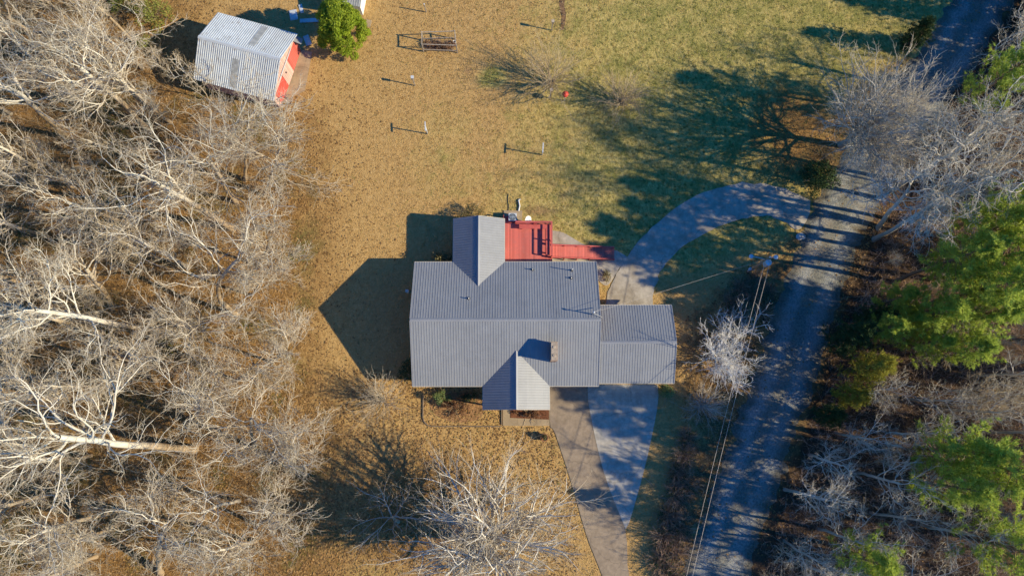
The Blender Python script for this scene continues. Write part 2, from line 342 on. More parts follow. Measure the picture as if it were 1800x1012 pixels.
M = dict(
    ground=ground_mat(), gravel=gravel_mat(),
    drive=concrete_mat('driveway_concrete', (0.45, 0.40, 0.325), 0.0, (0.20, 0.155, 0.105), 0.75),
    drive_old=concrete_mat('old_concrete', (0.33, 0.255, 0.18), 0.2, (0.17, 0.125, 0.085)),
    drive_new=concrete_mat('pale_concrete', (0.49, 0.445, 0.37), 0.4, (0.24, 0.21, 0.17), 0.6),
    walk=concrete_mat('walkway_concrete', (0.42, 0.315, 0.195), 0.1),
    mulch=plain('bark_mulch', (0.14, 0.058, 0.030), 0.95, 0.1, 0.6, 7.0),
    bedleaf=plain('leafy_bed_soil', (0.30, 0.165, 0.075), 0.95, 0.1, 0.5, 6.0),
    edge=plain('weathered_edging', (0.22, 0.165, 0.115), 0.9, 0.1, 0.3, 4.0),
    soil=plain('dug_soil', (0.20, 0.12, 0.065), 0.95, 0.1, 0.5, 5.0),
    roof=metal_roof('grey_metal_roofing', (0.222, 0.228, 0.242), (0.28, 0.285, 0.293)),
    cap=metal_roof('grey_ridge_trim', (0.235, 0.24, 0.26), (0.29, 0.295, 0.31)),
    tin=metal_roof('galvanised_tin', (0.50, 0.535, 0.56), (0.38, 0.39, 0.39), 0.9, 0.45),
    fascia=plain('cream_fascia', (0.55, 0.50, 0.42), 0.6, 0.3, 0.1),
    brick=brick_mat('red_brown_brick', (0.30, 0.135, 0.085), (0.20, 0.085, 0.06), (0.36, 0.32, 0.27)),
    chimcap=plain('mortar_crown', (0.36, 0.29, 0.22), 0.9, 0.2, 0.35, 6.0),
    flue=plain('dark_flue', (0.05, 0.045, 0.04), 0.9),
    glass=Mat('window_glass', 0.05, 0.5).col((0.03, 0.04, 0.05)).m,
    white=plain('white_paint', (0.72, 0.71, 0.68), 0.5, 0.4, 0.06),
    pvc=plain('pale_pipe', (0.62, 0.62, 0.60), 0.5, 0.4, 0.1),
    deck=plank_mat('red_deck_boards', (0.56, 0.135, 0.108), 0.14, 0),
    rail=plain('red_rail_paint', (0.48, 0.10, 0.085), 0.7, 0.3, 0.2, 4.0),
    barnpink=plank_mat('faded_pink_boards', (0.60, 0.37, 0.31), 0.22, 1, 0.15),
    barnred=plank_mat('red_barn_boards', (0.50, 0.105, 0.08), 0.2, 1, 0.2),
    steel=plain('galvanised_steel', (0.50, 0.53, 0.56), 0.4, 0.5, 0.1, 4.0),
    bluegrey=plain('transformer_paint', (0.42, 0.50, 0.58), 0.4, 0.5, 0.1),
    pole=plain('weathered_pole_wood', (0.33, 0.22, 0.13), 0.9, 0.1, 0.35, 3.0),
    oldwood=plain('silvery_old_timber', (0.36, 0.30, 0.23), 0.9, 0.1, 0.35, 5.0),
    wire=plain('bare_aluminium_cable', (0.58, 0.48, 0.38), 0.5, 0.4, 0.05),
    dark=plain('dark_plastic', (0.035, 0.035, 0.04), 0.5, 0.3, 0.2),
    redpaint=plain('bright_red_paint', (0.50, 0.05, 0.03), 0.5, 0.3, 0.15),
    rock=plain('pale_grey_stone', (0.50, 0.47, 0.44), 0.9, 0.2, 0.4, 4.0),
    clay=plain('terracotta', (0.34, 0.16, 0.08), 0.8, 0.2, 0.2),
    bark=bark_mat('pale_sycamore_bark', (0.37, 0.265, 0.16), (0.68, 0.62, 0.51), 5.0, 11.0, 0.3),
    bark_pale=bark_mat('white_limb_bark', (0.46, 0.37, 0.26), (0.74, 0.68, 0.585), 0.5, 5.0, 0.25),
    bark_grey=bark_mat('grey_bark', (0.36, 0.30, 0.23), (0.60, 0.555, 0.49), 2.0, 7.0),
    bark_frost=bark_mat('silver_grey_bark', (0.50, 0.47, 0.44), (0.72, 0.70, 0.67), 0.0, 2.0, 0.3),
    bark_pine=bark_mat('pine_bark', (0.20, 0.12, 0.075), (0.26, 0.16, 0.10)),
    twig=twig_mat('pale_twigs', (0.33, 0.255, 0.17), (0.60, 0.52, 0.40)),
    twig_tan=twig_mat('tan_twigs', (0.32, 0.235, 0.14), (0.56, 0.45, 0.30)),
    twig_grey=twig_mat('grey_twigs', (0.34, 0.285, 0.21), (0.64, 0.565, 0.45)),
    twig_frost=twig_mat('silver_twigs', (0.52, 0.49, 0.45), (0.80, 0.78, 0.74)),
    twig_red=twig_mat('reddish_twigs', (0.25, 0.15, 0.10), (0.42, 0.29, 0.21)),
    pine=leaf_mat('pine_needles', (0.22, 0.30, 0.05), (0.50, 0.60, 0.13), (0.54, 0.60, 0.10), 0.6),
    pine_y=leaf_mat('yellow_green_needles', (0.22, 0.225, 0.035), (0.50, 0.44, 0.07), None, 0.4),
    ever=leaf_mat('glossy_evergreen_leaves', (0.13, 0.21, 0.018), (0.42, 0.47, 0.035), (0.26, 0.36, 0.02), 0.4),
    darkgreen=leaf_mat('dark_green_leaves', (0.022, 0.05, 0.014), (0.06, 0.10, 0.028), None, 0.15),
    shrub=leaf_mat('shrub_leaves', (0.11, 0.16, 0.05), (0.25, 0.30, 0.11), None, 0.2),
    olive=leaf_mat('olive_leaves', (0.09, 0.085, 0.03), (0.20, 0.17, 0.07), None, 0.2),
    lime=leaf_mat('lime_green_leaves', (0.16, 0.19, 0.03), (0.30, 0.31, 0.07), None, 0.3),
    russet=leaf_mat('russet_leaves', (0.12, 0.055, 0.028), (0.24, 0.12, 0.055), None, 0.1),
    grassy=leaf_mat('grass_blades', (0.38, 0.24, 0.088), (0.62, 0.425, 0.18), None, 0.35),
    grassgreen=leaf_mat('green_grass_blades', (0.15, 0.17, 0.03), (0.50, 0.43, 0.13), (0.21, 0.235, 0.04), 0.3),
    leaf=leaf_mat('dry_leaves', (0.15, 0.076, 0.025), (0.43, 0.255, 0.095), None, 0.1),
    brush_red=twig_mat('reddish_brush_stems', (0.26, 0.17, 0.125), (0.56, 0.42, 0.33)),
    brush=twig_mat('brush_stems', (0.20, 0.135, 0.078), (0.54, 0.41, 0.26)),
)

# ---------------------------------------------------------------- outlines of the paved surfaces (photo pixels -> ground metres)
ROAD_C = px_line([(1100, 1500), (1180, 1230), (1257, 1012), (1302, 880), (1350, 740), (1400, 595), (1447, 450), (1487, 362), (1560, 245), (1665, 100), (1722, 10), (1800, -110), (1900, -280)], 10)
ROAD_W = 5.3
def ribbon(line, w):
    p = np.array(line); t = np.gradient(p, axis=0); t /= np.linalg.norm(t, axis=1, keepdims=True); n = np.stack([-t[:, 1], t[:, 0]], 1)
    return p + n * w / 2, p - n * w / 2
road_l, road_r = ribbon(ROAD_C, ROAD_W)
ROAD_POLY = [tuple(q) for q in road_l] + [tuple(q) for q in road_r[::-1]]
LOOP = px_line([(1062, 540), (1072, 505), (1090, 473), (1115, 434), (1155, 392), (1205, 354), (1260, 331), (1315, 322), (1370, 329), (1424, 352)], 5) + \
       px_line([(1424, 376), (1403, 403), (1372, 387), (1340, 380), (1296, 387), (1240, 409), (1192, 440), (1162, 478), (1149, 512), (1148, 542)], 5)
_r = random.Random(9); LOOP = [(x + _r.gauss(0, .05), y + _r.gauss(0, .05)) for x, y in LOOP]
OLD = px_line([(967, 676), (967, 745), (976, 762), (1005, 850), (1031, 940), (1059, 1012), (1090, 1100)], 4) + px_line([(1142, 1100), (1106, 1012), (1099, 930), (1061, 830), (1036, 722), (1032, 676)], 4)
NEW = px_line([(1032.5, 676), (1036.5, 722), (1061.5, 830), (1099.5, 929)], 4) + px_line([(1106, 918), (1131, 830), (1150, 745), (1157, 700), (1156, 676)], 4)
WALK = [tuple(at(*q).xy) for q in ((884, 716), (884, 748), (966, 748), (966, 716))]
PAD = px_line([(968, 405), (990, 409), (1018, 425), (1045, 437), (1084, 440)], 4) + px_line([(1104, 452), (1088, 472), (1070, 500), (1055, 496), (1030, 470), (968, 470)], 4)
BARN_SLAB = [tuple(at(*q).xy) for q in ((521, 86), (549, 92), (536, 160), (497, 180))]
WOODS_L = [tuple(at(*q).xy) for q in ((-900, -700), (300, -700), (300, 20), (330, 130), (470, 190), (520, 250), (535, 380), (520, 500), (500, 620), (520, 720), (560, 800), (560, 1012), (560, 1700), (-900, 1700))]
WOODS_R = [tuple(at(*q).xy) for q in ((1250, 1700), (1310, 1012), (1350, 890), (1410, 740), (1460, 590), (1520, 420), (1540, 350), (1640, 200), (1770, 0), (1950, -300), (3200, -300), (3200, 1700))]
VERGE = [tuple(at(*q).xy) for q in ((1170, 1100), (1150, 900), (1200, 740), (1200, 560), (1290, 470), (1400, 400), (1440, 340), (1420, 240), (1500, 160), (1640, 60), (1690, -10), (1760, 0), (1640, 240), (1540, 420), (1400, 760), (1300, 1100))]

# ---------------------------------------------------------------- ground
def build_ground():
    xs = np.concatenate([[-2500, -900, -300, -150, -110], np.arange(-84, 90, 0.5), [110, 150, 300, 900, 2500]])
    ys = np.concatenate([[-2500, -900, -300, -150, -80], np.arange(-50, 84, 0.5), [110, 150, 300, 900, 2500]])
    X, Y = np.meshgrid(xs, ys); P = np.stack([X.ravel(), Y.ravel()], 1); n, k = len(xs), len(ys)
    z = gz(P)
    V = np.column_stack([P, z]); j, i = np.meshgrid(np.arange(k - 1), np.arange(n - 1), indexing='ij'); a = (j * n + i).ravel()
    me = np_mesh('ground', V, [np.stack([a, a + 1, a + n + 1, a + n], 1)], True)
    sg = lambda d, w: 1 / (1 + np.exp(-d / w))
    wl = sdf(WOODS_L, P); wr = sdf(WOODS_R, P); vg = sdf(VERGE, P)
    litter = np.maximum(np.maximum(sg(wl, 1.2), .6 * sg(wl + 4.5, 1.5)), 0.95 * sg(wr, 0.8)); litter = np.maximum(litter, 0.5 * sg(vg, 1.2))
    front = np.exp(-((P[:, 0] + 8) ** 2 / 120 + (P[:, 1] + 9) ** 2 / 60)); litter = np.maximum(litter, 0.70 * front)
    litter = np.maximum(litter, 0.75 * np.exp(-((P[:, 0] - 27) ** 2 / 40 + (P[:, 1] - 27) ** 2 / 40)))
    gx = sg(P[:, 0] - 0.5 - 0.15 * (P[:, 1] - 25), 5.0) * sg(P[:, 1] - 12, 2.0)
    green = 0.8 * gx
    green = np.maximum(green, 0.25 * sg(P[:, 0] - 5, 2) * sg(12 - P[:, 1], 2))
    green *= 1 - .6 * sg(vg + 1.0, 1.0)
    green = np.maximum(green, 0.50 * np.exp(-((P[:, 0] + 12) ** 2 / 12 + (P[:, 1] + 15) ** 2 / 10)))
    green = np.maximum(green, 0.42 * np.exp(-((P[:, 0] + 6) ** 2 / 30 + (P[:, 1] - 24) ** 2 / 60)))
    green = np.maximum(green, 1.3 * np.exp(-((P[:, 0] + 2.0) ** 2 / 2.2 + (P[:, 1] - 32.3) ** 2 / 1.2)))
    dirt = 0.62 * np.exp(-((P[:, 0] - 2.5) ** 2 / 6 + (P[:, 1] - 19) ** 2 / 0.8)) + 0.5 * np.exp(-((P[:, 0] + 5.5) ** 2 / 1.5 + (P[:, 1] - 18.5) ** 2 / 0.6))
    dirt += 0.55 * np.exp(-((P[:, 0] + 4.4) ** 2 / 0.6 + (P[:, 1] - 33) ** 2 / 1.0)) + 0.30 * np.exp(-((P[:, 0] + 15) ** 2 / 10 + (P[:, 1] - 12) ** 2 / 60))
    dirt += 0.4 * np.exp(-(sdf(BARN_SLAB, P) ** 2) / 1.5)
    humus_shade = 0.85 * sg(wr - 0.5, 0.8) + 0.55 * sg(vg, 0.9)
    barn_shade = np.exp(-((P[:, 0] + 27) ** 2 / 16 + (P[:, 1] - 38.5) ** 2 / 5)); humus_shade = np.maximum(humus_shade, 0.5 * barn_shade)  # shade behind the barn, painted into the ground with the dark soil colour
    moss = np.maximum(sg(wl + 2, 1.0), 0.8 * sg(wr, 1.0))
    for nm, v in (('litter', litter), ('green', green), ('dirt', dirt), ('humus_shade', np.clip(humus_shade, 0, 1)), ('moss', moss)):
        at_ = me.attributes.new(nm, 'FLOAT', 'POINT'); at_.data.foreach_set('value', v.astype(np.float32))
    tag(link('ground', me, M['ground']), kind='structure')

DITCH = [tuple(q) for q in ribbon(ROAD_C, ROAD_W + 3.6)[1]]
def gz(P):
    d = dist_line(DITCH, P); return -0.55 * np.exp(-(d / 0.85) ** 2)

def flat_sheet(name, poly, z, mat, kind='structure', thick=0.0):
    b = MB()
    if thick: b.prism(poly, z - thick, z)
    else: b.add([(p[0], p[1], z) for p in poly], [tuple(range(len(poly)))])
    return tag(b.build(name, mat), kind=kind)

def build_paving():
    rng = np.random.default_rng(3)
    L = np.array(smooth_line([(*q, 0) for q in ROAD_C], 3))[:, :2]; n = len(L)
    V = []; A = []; U = np.array([0, .1, .25, .4, .5, .6, .75, .9, 1.0])
    a, b = ribbon(L, ROAD_W)
    j0 = np.convolve(rng.normal(0, .22, n), np.ones(3) / 2, 'same'); j1 = np.convolve(rng.normal(0, .22, n), np.ones(3) / 2, 'same')
    for i in range(n):
        d = (b[i] - a[i]) / ROAD_W; p0 = a[i] + d * j0[i]; p1 = b[i] + d * j1[i]
        for u in U: q = p0 + (p1 - p0) * u; V.append((q[0], q[1], 0.012 + 0.05 * math.sin(math.pi * u))); A.append(u)
    k = len(U); F_ = np.array([[i * k + j, i * k + j + 1, (i + 1) * k + j + 1, (i + 1) * k + j] for i in range(n - 1) for j in range(k - 1)])[:, ::-1]
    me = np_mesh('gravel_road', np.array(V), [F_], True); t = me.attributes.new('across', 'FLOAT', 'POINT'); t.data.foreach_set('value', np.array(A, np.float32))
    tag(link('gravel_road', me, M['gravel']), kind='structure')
    o = flat_sheet('driveway', LOOP, 0.05, M['drive'], thick=0.1)
    o = flat_sheet('driveway', OLD, 0.045, M['drive_old'], thick=0.1)
    o = flat_sheet('driveway', NEW, 0.055, M['drive_new'], thick=0.1)
    flat_sheet('path', PAD, 0.04, M['drive'], thick=0.1)
    flat_sheet('path', WALK, 0.04, M['walk'], thick=0.1)
    flat_sheet('barn_apron', BARN_SLAB, 0.02, M['walk'])
    flat_sheet('planting_bed', [tuple(at(*q).xy) for q in ((897, 716), (897, 734), (965, 737), (965, 716))], 0.06, M['mulch'], thick=0.1)
    bed = px_line([(757, 700), (775, 690), (830, 690), (846, 700), (850, 722), (838, 738), (800, 742), (768, 730), (755, 714), (757, 700)], 3)[:-1]
    flat_sheet('planting_bed', bed, 0.012, M['bedleaf'])
    rut = px_line([(982, -40), (984, -10), (983, 10), (987, 30), (985, 52)], 4) + px_line([(990, 54), (995, 30), (992, 10), (994, -10), (993, -40)], 4)
    flat_sheet('soil_strip', rut, 0.012, M['soil'])

build_ground(); build_paving()

# ---------------------------------------------------------------- ribbed metal roof
def clip_v(poly, u):
    vs = []; n = len(poly)
    for i in range(n):
        (u0, v0), (u1, v1) = poly[i], poly[(i + 1) % n]
        if (u0 - u) * (u1 - u) <= 0 and abs(u1 - u0) > 1e-9: vs.append(v0 + (v1 - v0) * (u - u0) / (u1 - u0))
    return (min(vs), max(vs)) if len(vs) >= 2 else None

def roof_slope(b, org, ud, vd, poly, rib=0.2286, rh=0.019, rw=0.055, th=0.035):
    o = Vector(org); u_ = Vector(ud).normalized(); v_ = Vector(vd).normalized(); n_ = u_.cross(v_)
    if n_.z < 0: n_ = -n_
    P = lambda u, v, h: o + u_ * u + v_ * v + n_ * h
    k = len(poly)
    b.add([P(u, v, 0) for u, v in poly] + [P(u, v, -th) for u, v in poly],
          [tuple(range(k)), tuple(range(2 * k - 1, k - 1, -1))] + [(i, k + i, k + (i + 1) % k, (i + 1) % k) for i in range(k)])
    us = [p[0] for p in poly]; u = min(us) + rib * 0.3
    while u < max(us) - 0.02:
        c = clip_v(poly, u)
        if c and c[1] - c[0] > 0.1:
            a0, a1 = c; w, t = rw / 2, rw / 4
            V = [P(u - w, a0, 0.001), P(u - t, a0, rh), P(u + t, a0, rh), P(u + w, a0, 0.001), P(u - w, a1, 0.001), P(u - t, a1, rh), P(u + t, a1, rh), P(u + w, a1, 0.001)]
            b.add(V, [(0, 1, 5, 4), (1, 2, 6, 5), (2, 3, 7, 6), (0, 3, 2, 1), (4, 5, 6, 7)])
        u += rib

def ridge_cap(a, b, s1, s2, w=0.17, lift=0.035, h=0.02):
    """folded trim along ridge a-b; s1, s2 are the down-slope unit vectors on each side"""
    m = MB(); a = Vector(a) + Vector((0, 0, lift)); b = Vector(b) + Vector((0, 0, lift)); s1 = Vector(s1).normalized(); s2 = Vector(s2).normalized()
    V = []
    for p in (a, b): V += [p + s1 * w, p + Vector((0, 0, h)), p + s2 * w, p + s1 * w - Vector((0, 0, .03)), p - Vector((0, 0, .01)), p + s2 * w - Vector((0, 0, .03))]
    m.add(V, [(0, 1, 7, 6), (1, 2, 8, 7), (3, 9, 10, 4), (4, 10, 11, 5), (0, 6, 9, 3), (2, 5, 11, 8), (0, 3, 4, 1), (1, 4, 5, 2), (6, 7, 10, 9), (7, 8, 11, 10)])
    return m

# ---------------------------------------------------------------- the house
HX, HY, HR = -0.549, 8.036, 0.0079
house = empty('brick_house', (HX, HY, 0), HR, 'single storey brick house under grey ribbed metal roofs, in the middle of the lawn', 'house')
def hpt(px, py, z):
    p = at(px, py, z) - Vector((HX, HY, 0)); c, s = math.cos(-HR), math.sin(-HR); return Vector((c * p.x - s * p.y, s * p.x + c * p.y, z))
D, ZE, RI, HL = 5.53, 2.7, 2.677, 8.15
K = RI / D
WL, WR, WN, WRI = -4.726, -0.092, 9.51, 1.13       # rear wing
PL, PR, PS, PRI = -1.99, 3.84, -7.56, 1.43         # front porch wing
GX0, GX1, GY, GD, GRI = 7.80, 14.77, -1.85, 3.4526, 1.654
def sl(dx, dy, dz): return Vector((dx, dy, dz)).normalized()

def window(x, y, z0, z1, w, ny=(0, -1)):
    """window on a wall: w wide around (x,y), normal ny"""
    n = Vector((*ny, 0)); t = Vector((-n.y, n.x, 0)); c = Vector((x, y, 0))
    f = MB()
    for s in (-1, 1): f.bar(c + t * (s * w / 2) + n * 0.02 + Vector((0, 0, z0)), c + t * (s * w / 2) + n * 0.02 + Vector((0, 0, z1)), 0.09, 0.08, t)
    for z in (z0, (z0 + z1) / 2, z1): f.bar(c - t * (w / 2 + .04) + n * 0.024 + Vector((0, 0, z)), c + t * (w / 2 + .04) + n * 0.024 + Vector((0, 0, z)), 0.09, 0.08)
    o = f.build('window', M['white'], house)
    g = MB(); a = c - t * w / 2 + n * .012; b = c + t * w / 2 + n * .012
    g.add([a + Vector((0, 0, z0)), b + Vector((0, 0, z0)), b + Vector((0, 0, z1)), a + Vector((0, 0, z1))], [(0, 1, 2, 3)]); g.build('pane', M['glass'], o)
    s = MB(); s.bar(c - t * (w / 2 + .1) + n * .06 + Vector((0, 0, z0 - .08)), c + t * (w / 2 + .1) + n * .06 + Vector((0, 0, z0 - .08)), .16, .06); s.build('sill', M['white'], o)

def build_house():
    # walls
    b = MB(); b.box(-7.75, 7.75, -5.1, 5.1, -0.2, 2.62)
    for x in (-7.75, 7.75 - .1):
        b.add([(x, -5.1, 2.625), (x, 5.1, 2.625), (x, 0, 2.66 + 5.1 * K), (x + .1, -5.1, 2.625), (x + .1, 5.1, 2.625), (x + .1, 0, 2.66 + 5.1 * K)], [(0, 2, 1), (3, 4, 5), (0, 1, 4, 3), (1, 2, 5, 4), (2, 0, 3, 5)])
    b.build('wall', M['brick'], house)
    b = MB(); b.box(WL + .3, WR - .3, 5.11, WN - .3, -0.2, 2.62); xm = (WL + WR) / 2
    kw = WRI / ((WR - WL) / 2)
    hw = (WR - WL) / 2 - .3; y = WN - .31
    b.add([(WL + .3, y, 2.62), (WR - .3, y, 2.62), (xm, y, 2.64 + hw * kw), (WL + .3, y - .1, 2.62), (WR - .3, y - .1, 2.62), (xm, y - .1, 2.64 + hw * kw)], [(0, 1, 2), (3, 5, 4), (0, 2, 5, 3), (1, 4, 5, 2)])
    b.build('wall', M['brick'], house)
    b = MB(); b.box(GX0, GX1 - .35, GY - GD + .35, GY + GD - .3, -0.2, 2.6)
    x = GX1 - .36
    hw = GD - .36
    b.add([(x, GY - hw, 2.61), (x, GY + hw, 2.61), (x, GY, 2.63 + hw * GRI / GD), (x - .1, GY - hw, 2.61), (x - .1, GY + hw, 2.61), (x - .1, GY, 2.63 + hw * GRI / GD)], [(0, 1, 2), (3, 5, 4), (0, 2, 5, 3), (1, 4, 5, 2)])
    b.build('wall', M['brick'], house)
    # porch: posts and gable infill under the front wing
    for x in (PL + .35, (PL + PR) / 2, PR - .35):
        b = MB(); b.box(x - .07, x + .07, PS + .3, PS + .44, 0.04, 2.6); b.build('porch_post', M['white'], house)
    b = MB(); hw = (PR - PL) / 2 - .25; xm2 = (PL + PR) / 2; y = PS + .26
    b.add([(PL + .25, y, 2.62), (PR - .25, y, 2.62), (xm2, y, 2.63 + hw * PRI / ((PR - PL) / 2)), (PL + .25, y + .1, 2.62), (PR - .25, y + .1, 2.62), (xm2, y + .1, 2.63 + hw * PRI / ((PR - PL) / 2))], [(0, 1, 2), (3, 5, 4), (0, 3, 4, 1), (0, 2, 5, 3), (1, 4, 5, 2)])
    b.build('gable', M['white'], house)
    b = MB(); b.box(PL + .3, PR - .3, PS + .3, -5.1, -0.1, 0.14); b.build('porch_floor', M['walk'], house)
    # main roof
    L2 = math.hypot(D, RI)
    b = MB()
    roof_slope(b, (-HL, -D, ZE), (1, 0, 0), (0, D, RI), [(0, 0), (2 * HL, 0), (2 * HL, L2), (0, L2)])
    roof_slope(b, (HL, D, ZE), (-1, 0, 0), (0, -D, RI), [(0, 0), (2 * HL, 0), (2 * HL, L2), (0, L2)])
    main = b.build('roof', M['roof'], house)
    ridge_cap((-HL, 0, ZE + RI), (HL, 0, ZE + RI), (0, -D, -RI), (0, D, -RI)).build('ridge_cap', M['cap'], main)
    b = MB()
    for y in (-D - .03, D + .03): b.box(-HL, HL, y - .02, y + .02, ZE - .21, ZE - .03)
    for x in (-HL - .012, HL + .012):
        for s in (-1, 1): b.bar((x, s * D, ZE - .09), (x, 0.0, ZE + RI - .09), .03, .17)
    b.build('fascia', M['fascia'], main)
    for y0, y1 in ((-D + .02, -5.11), (5.11, D - .02)): b = MB(); b.box(-HL + .05, HL - .05, y0, y1, ZE - .2, ZE - .17); b.build('soffit', M['white'], main)
    for x in (-HL - .005, HL + .005):          # verge trim over the edge of the sheeting
        b = MB()
        for s in (-1, 1): b.bar((x, s * D, ZE + .022), (x, s * .08, ZE + RI - .02), .07, .035)
        b.build('verge_trim', M['cap'], main)
    # rear wing
    hw = (WR - WL) / 2; xm = (WL + WR) / 2; S_ = math.hypot(hw, WRI); ya = D - WRI / K - .02
    b = MB()
    roof_slope(b, (WR, WN, ZE + .012), (0, -1, 0), (-hw, 0, WRI), [(0, 0), (WN - D + .02, 0), (WN - ya, S_), (0, S_)])
    roof_slope(b, (WL, WN, ZE + .012), (0, -1, 0), (hw, 0, WRI), [(0, 0), (WN - D + .02, 0), (WN - ya, S_), (0, S_)])
    r2 = b.build('roof', M['roof'], house)
    ridge_cap((xm, WN, ZE + WRI + .01), (xm, ya, ZE + WRI + .01), (-hw, 0, -WRI), (hw, 0, -WRI), .15).build('ridge_cap', M['cap'], r2)
    b = MB()
    for x in (WL - .02, WR + .02): b.box(x - .018, x + .018, D + .03, WN, ZE - .2, ZE - .02)
    for s in (-1, 1): b.bar((xm + s * hw, WN + .012, ZE - .07), (xm, WN + .012, ZE + WRI - .07), .03, .16)
    b.build('fascia', M['fascia'], r2)
    # front wing
    hw = (PR - PL) / 2; xm = (PL + PR) / 2; S_ = math.hypot(hw, PRI); ya = -(D - PRI / K) + .02
    b = MB()
    roof_slope(b, (PL, PS, ZE + .012), (0, 1, 0), (hw, 0, PRI), [(0, 0), (-PS - D + .02, 0), (-PS + ya, S_), (0, S_)])
    roof_slope(b, (PR, PS, ZE + .012), (0, 1, 0), (-hw, 0, PRI), [(0, 0), (-PS - D + .02, 0), (-PS + ya, S_), (0, S_)])
    r3 = b.build('roof', M['roof'], house)
    ridge_cap((xm, PS, ZE + PRI + .01), (xm, ya, ZE + PRI + .01), (-hw, 0, -PRI), (hw, 0, -PRI), .15).build('ridge_cap', M['cap'], r3)
    b = MB()
    for x in (PL - .02, PR + .02): b.box(x - .018, x + .018, PS, -D - .05, ZE - .2, ZE - .02)
    for s in (-1, 1): b.bar((xm + s * hw, PS - .012, ZE - .07), (xm, PS - .012, ZE + PRI - .07), .03, .16)
    b.build('fascia', M['fascia'], r3)
    # garage
    S_ = math.hypot(GD, GRI); b = MB(); gl = GX1 - GX0
    roof_slope(b, (GX0, GY - GD, ZE), (1, 0, 0), (0, GD, GRI), [(0, 0), (gl, 0), (gl, S_), (0, S_)])
    roof_slope(b, (GX1, GY + GD, ZE), (-1, 0, 0), (0, -GD, GRI), [(0, 0), (gl, 0), (gl, S_), (0, S_)])
    r4 = b.build('roof', M['roof'], house)
    ridge_cap((GX0 + .32, GY, ZE + GRI), (GX1, GY, ZE + GRI), (0, -GD, -GRI), (0, GD, -GRI), .16).build('ridge_cap', M['cap'], r4)
    b = MB()
    for y in (GY - GD - .03, GY + GD + .03): b.box(HL + .03, GX1, y - .02, y + .02, ZE - .21, ZE - .03)
    for s in (-1, 1): b.bar((GX1 + .014, GY + s * GD, ZE - .08), (GX1 + .014, GY, ZE + GRI - .08), .03, .17)
    b.build('fascia', M['fascia'], r4)
    b = MB()
    for s in (-1, 1): b.bar((GX1 + .008, GY + s * GD, ZE + .022), (GX1 + .008, GY + s * .08, ZE + GRI - .02), .07, .035)
    b.build('verge_trim', M['cap'], r4)
    # chimney on the front slope
    c = hpt(974, 617, 5.75)
    b = MB(); b.box(c.x - .26, c.x + .26, c.y - .78, c.y + .78, ZE + .3, 5.72); ch = b.build('chimney', M['brick'], main)
    b = MB(); b.box(c.x - .30, c.x + .30, c.y - .82, c.y + .82, 5.62, 5.715); b.box(c.x - .24, c.x + .24, c.y - .76, c.y + .76, 5.722, 5.76); b.build('chimney_crown', M['chimcap'], ch)
    for s in (-1, 1): b = MB(); b.cyl((c.x, c.y + s * .36, 5.74), (c.x, c.y + s * .36, 5.80), .13, .11, 12); b.build('flue', M['chimcap'], ch)
    # pipes through the rear slope
    def roof_z(p): return ZE + (D - abs(p.y)) * K
    for (px, py, h, r) in ((824, 525, .35, .05), (936, 474, .35, .045), (1005, 475.5, .95, .04), (1004, 489, .25, .05)):
        p = hpt(px, py, 3.4); z = roof_z(p); p = hpt(px, py, z); z = roof_z(p)
        b = MB(); b.cyl((p.x, p.y, z - .1), (p.x, p.y, z + h), r, None, 10); o = b.build('vent_pipe', M['pvc'], main, True)
        k = MB(); k.lathe((p.x, p.y, z), [(r + .1, .0), (r + .04, .09), (r + .004, .12)], 12); k.build('boot', M['dark'], o)
    # service mast
    p = hpt(1041, 552, 5.0); z = roof_z(p)
    b = MB(); b.cyl((p.x, p.y, z - .1), (p.x, p.y, z + 1.15), .045, None, 10); b.bar((p.x, p.y, z + .75), (p.x + .75, p.y + .45, z + .12), .035, .035); b.bar((p.x, p.y, z + .75), (p.x + .8, p.y - .3, z + .15), .035, .035)
    o = b.build('service_mast', M['roof'], main)
    k = MB(); k.lathe((p.x, p.y, z + 1.12), [(.05, 0), (.09, .03), (.08, .14), (.01, .2)], 10); k.build('weather_head', M['steel'], o)
    build_house.mast = house.matrix_basis @ Vector((p.x, p.y, z + 1.05))
    # openings
    for x in (-6.2, -4.0): window(x, -5.1, .95, 2.15, 1.3)
    for x in (-6.2,): window(x, 5.1, 1.0, 2.1, 1.1, (0, 1))
    for x in (2.6, 5.6): window(x, 5.1, 1.1, 2.1, 1.0, (0, 1))
    for y in (-2.6, 2.6): window(-7.75, y, .95, 2.1, 1.2, (-1, 0))
    window((WL + WR) / 2, WN - .3, .95, 2.1, 1.3, (0, 1)); window(GX1 - .35, GY, 1.0, 2.0, 1.0, (1, 0))
    b = MB(); b.box(.4, 1.4, -5.17, -5.11, .15, 2.2); o = b.build('door', M['barnred'], house); k = MB(); k.cyl((1.28, -5.17, 1.1), (1.28, -5.23, 1.1), .035); k.build('handle', M['steel'], o)
    b = MB(); b.box(WR - .295, WR - .24, 6.3, 7.2, .92, 2.5); o = b.build('door', M['white'], house); k = MB(); k.cyl((WR - .24, 7.05, 1.75), (WR - .18, 7.05, 1.75), .035); k.build('handle', M['steel'], o)
    y = GY - GD + .35
    for x0 in (8.5, 11.5):
        b = MB()
        for i in range(4): b.box(x0, x0 + 2.5, y - .06, y - .01, .06 + i * .535, .58 + i * .535)
        o = b.build('garage_door', M['white'], house); k = MB(); k.box(x0 + 1.1, x0 + 1.4, y - .10, y - .065, .7, .74); k.build('handle', M['dark'], o)
build_house()

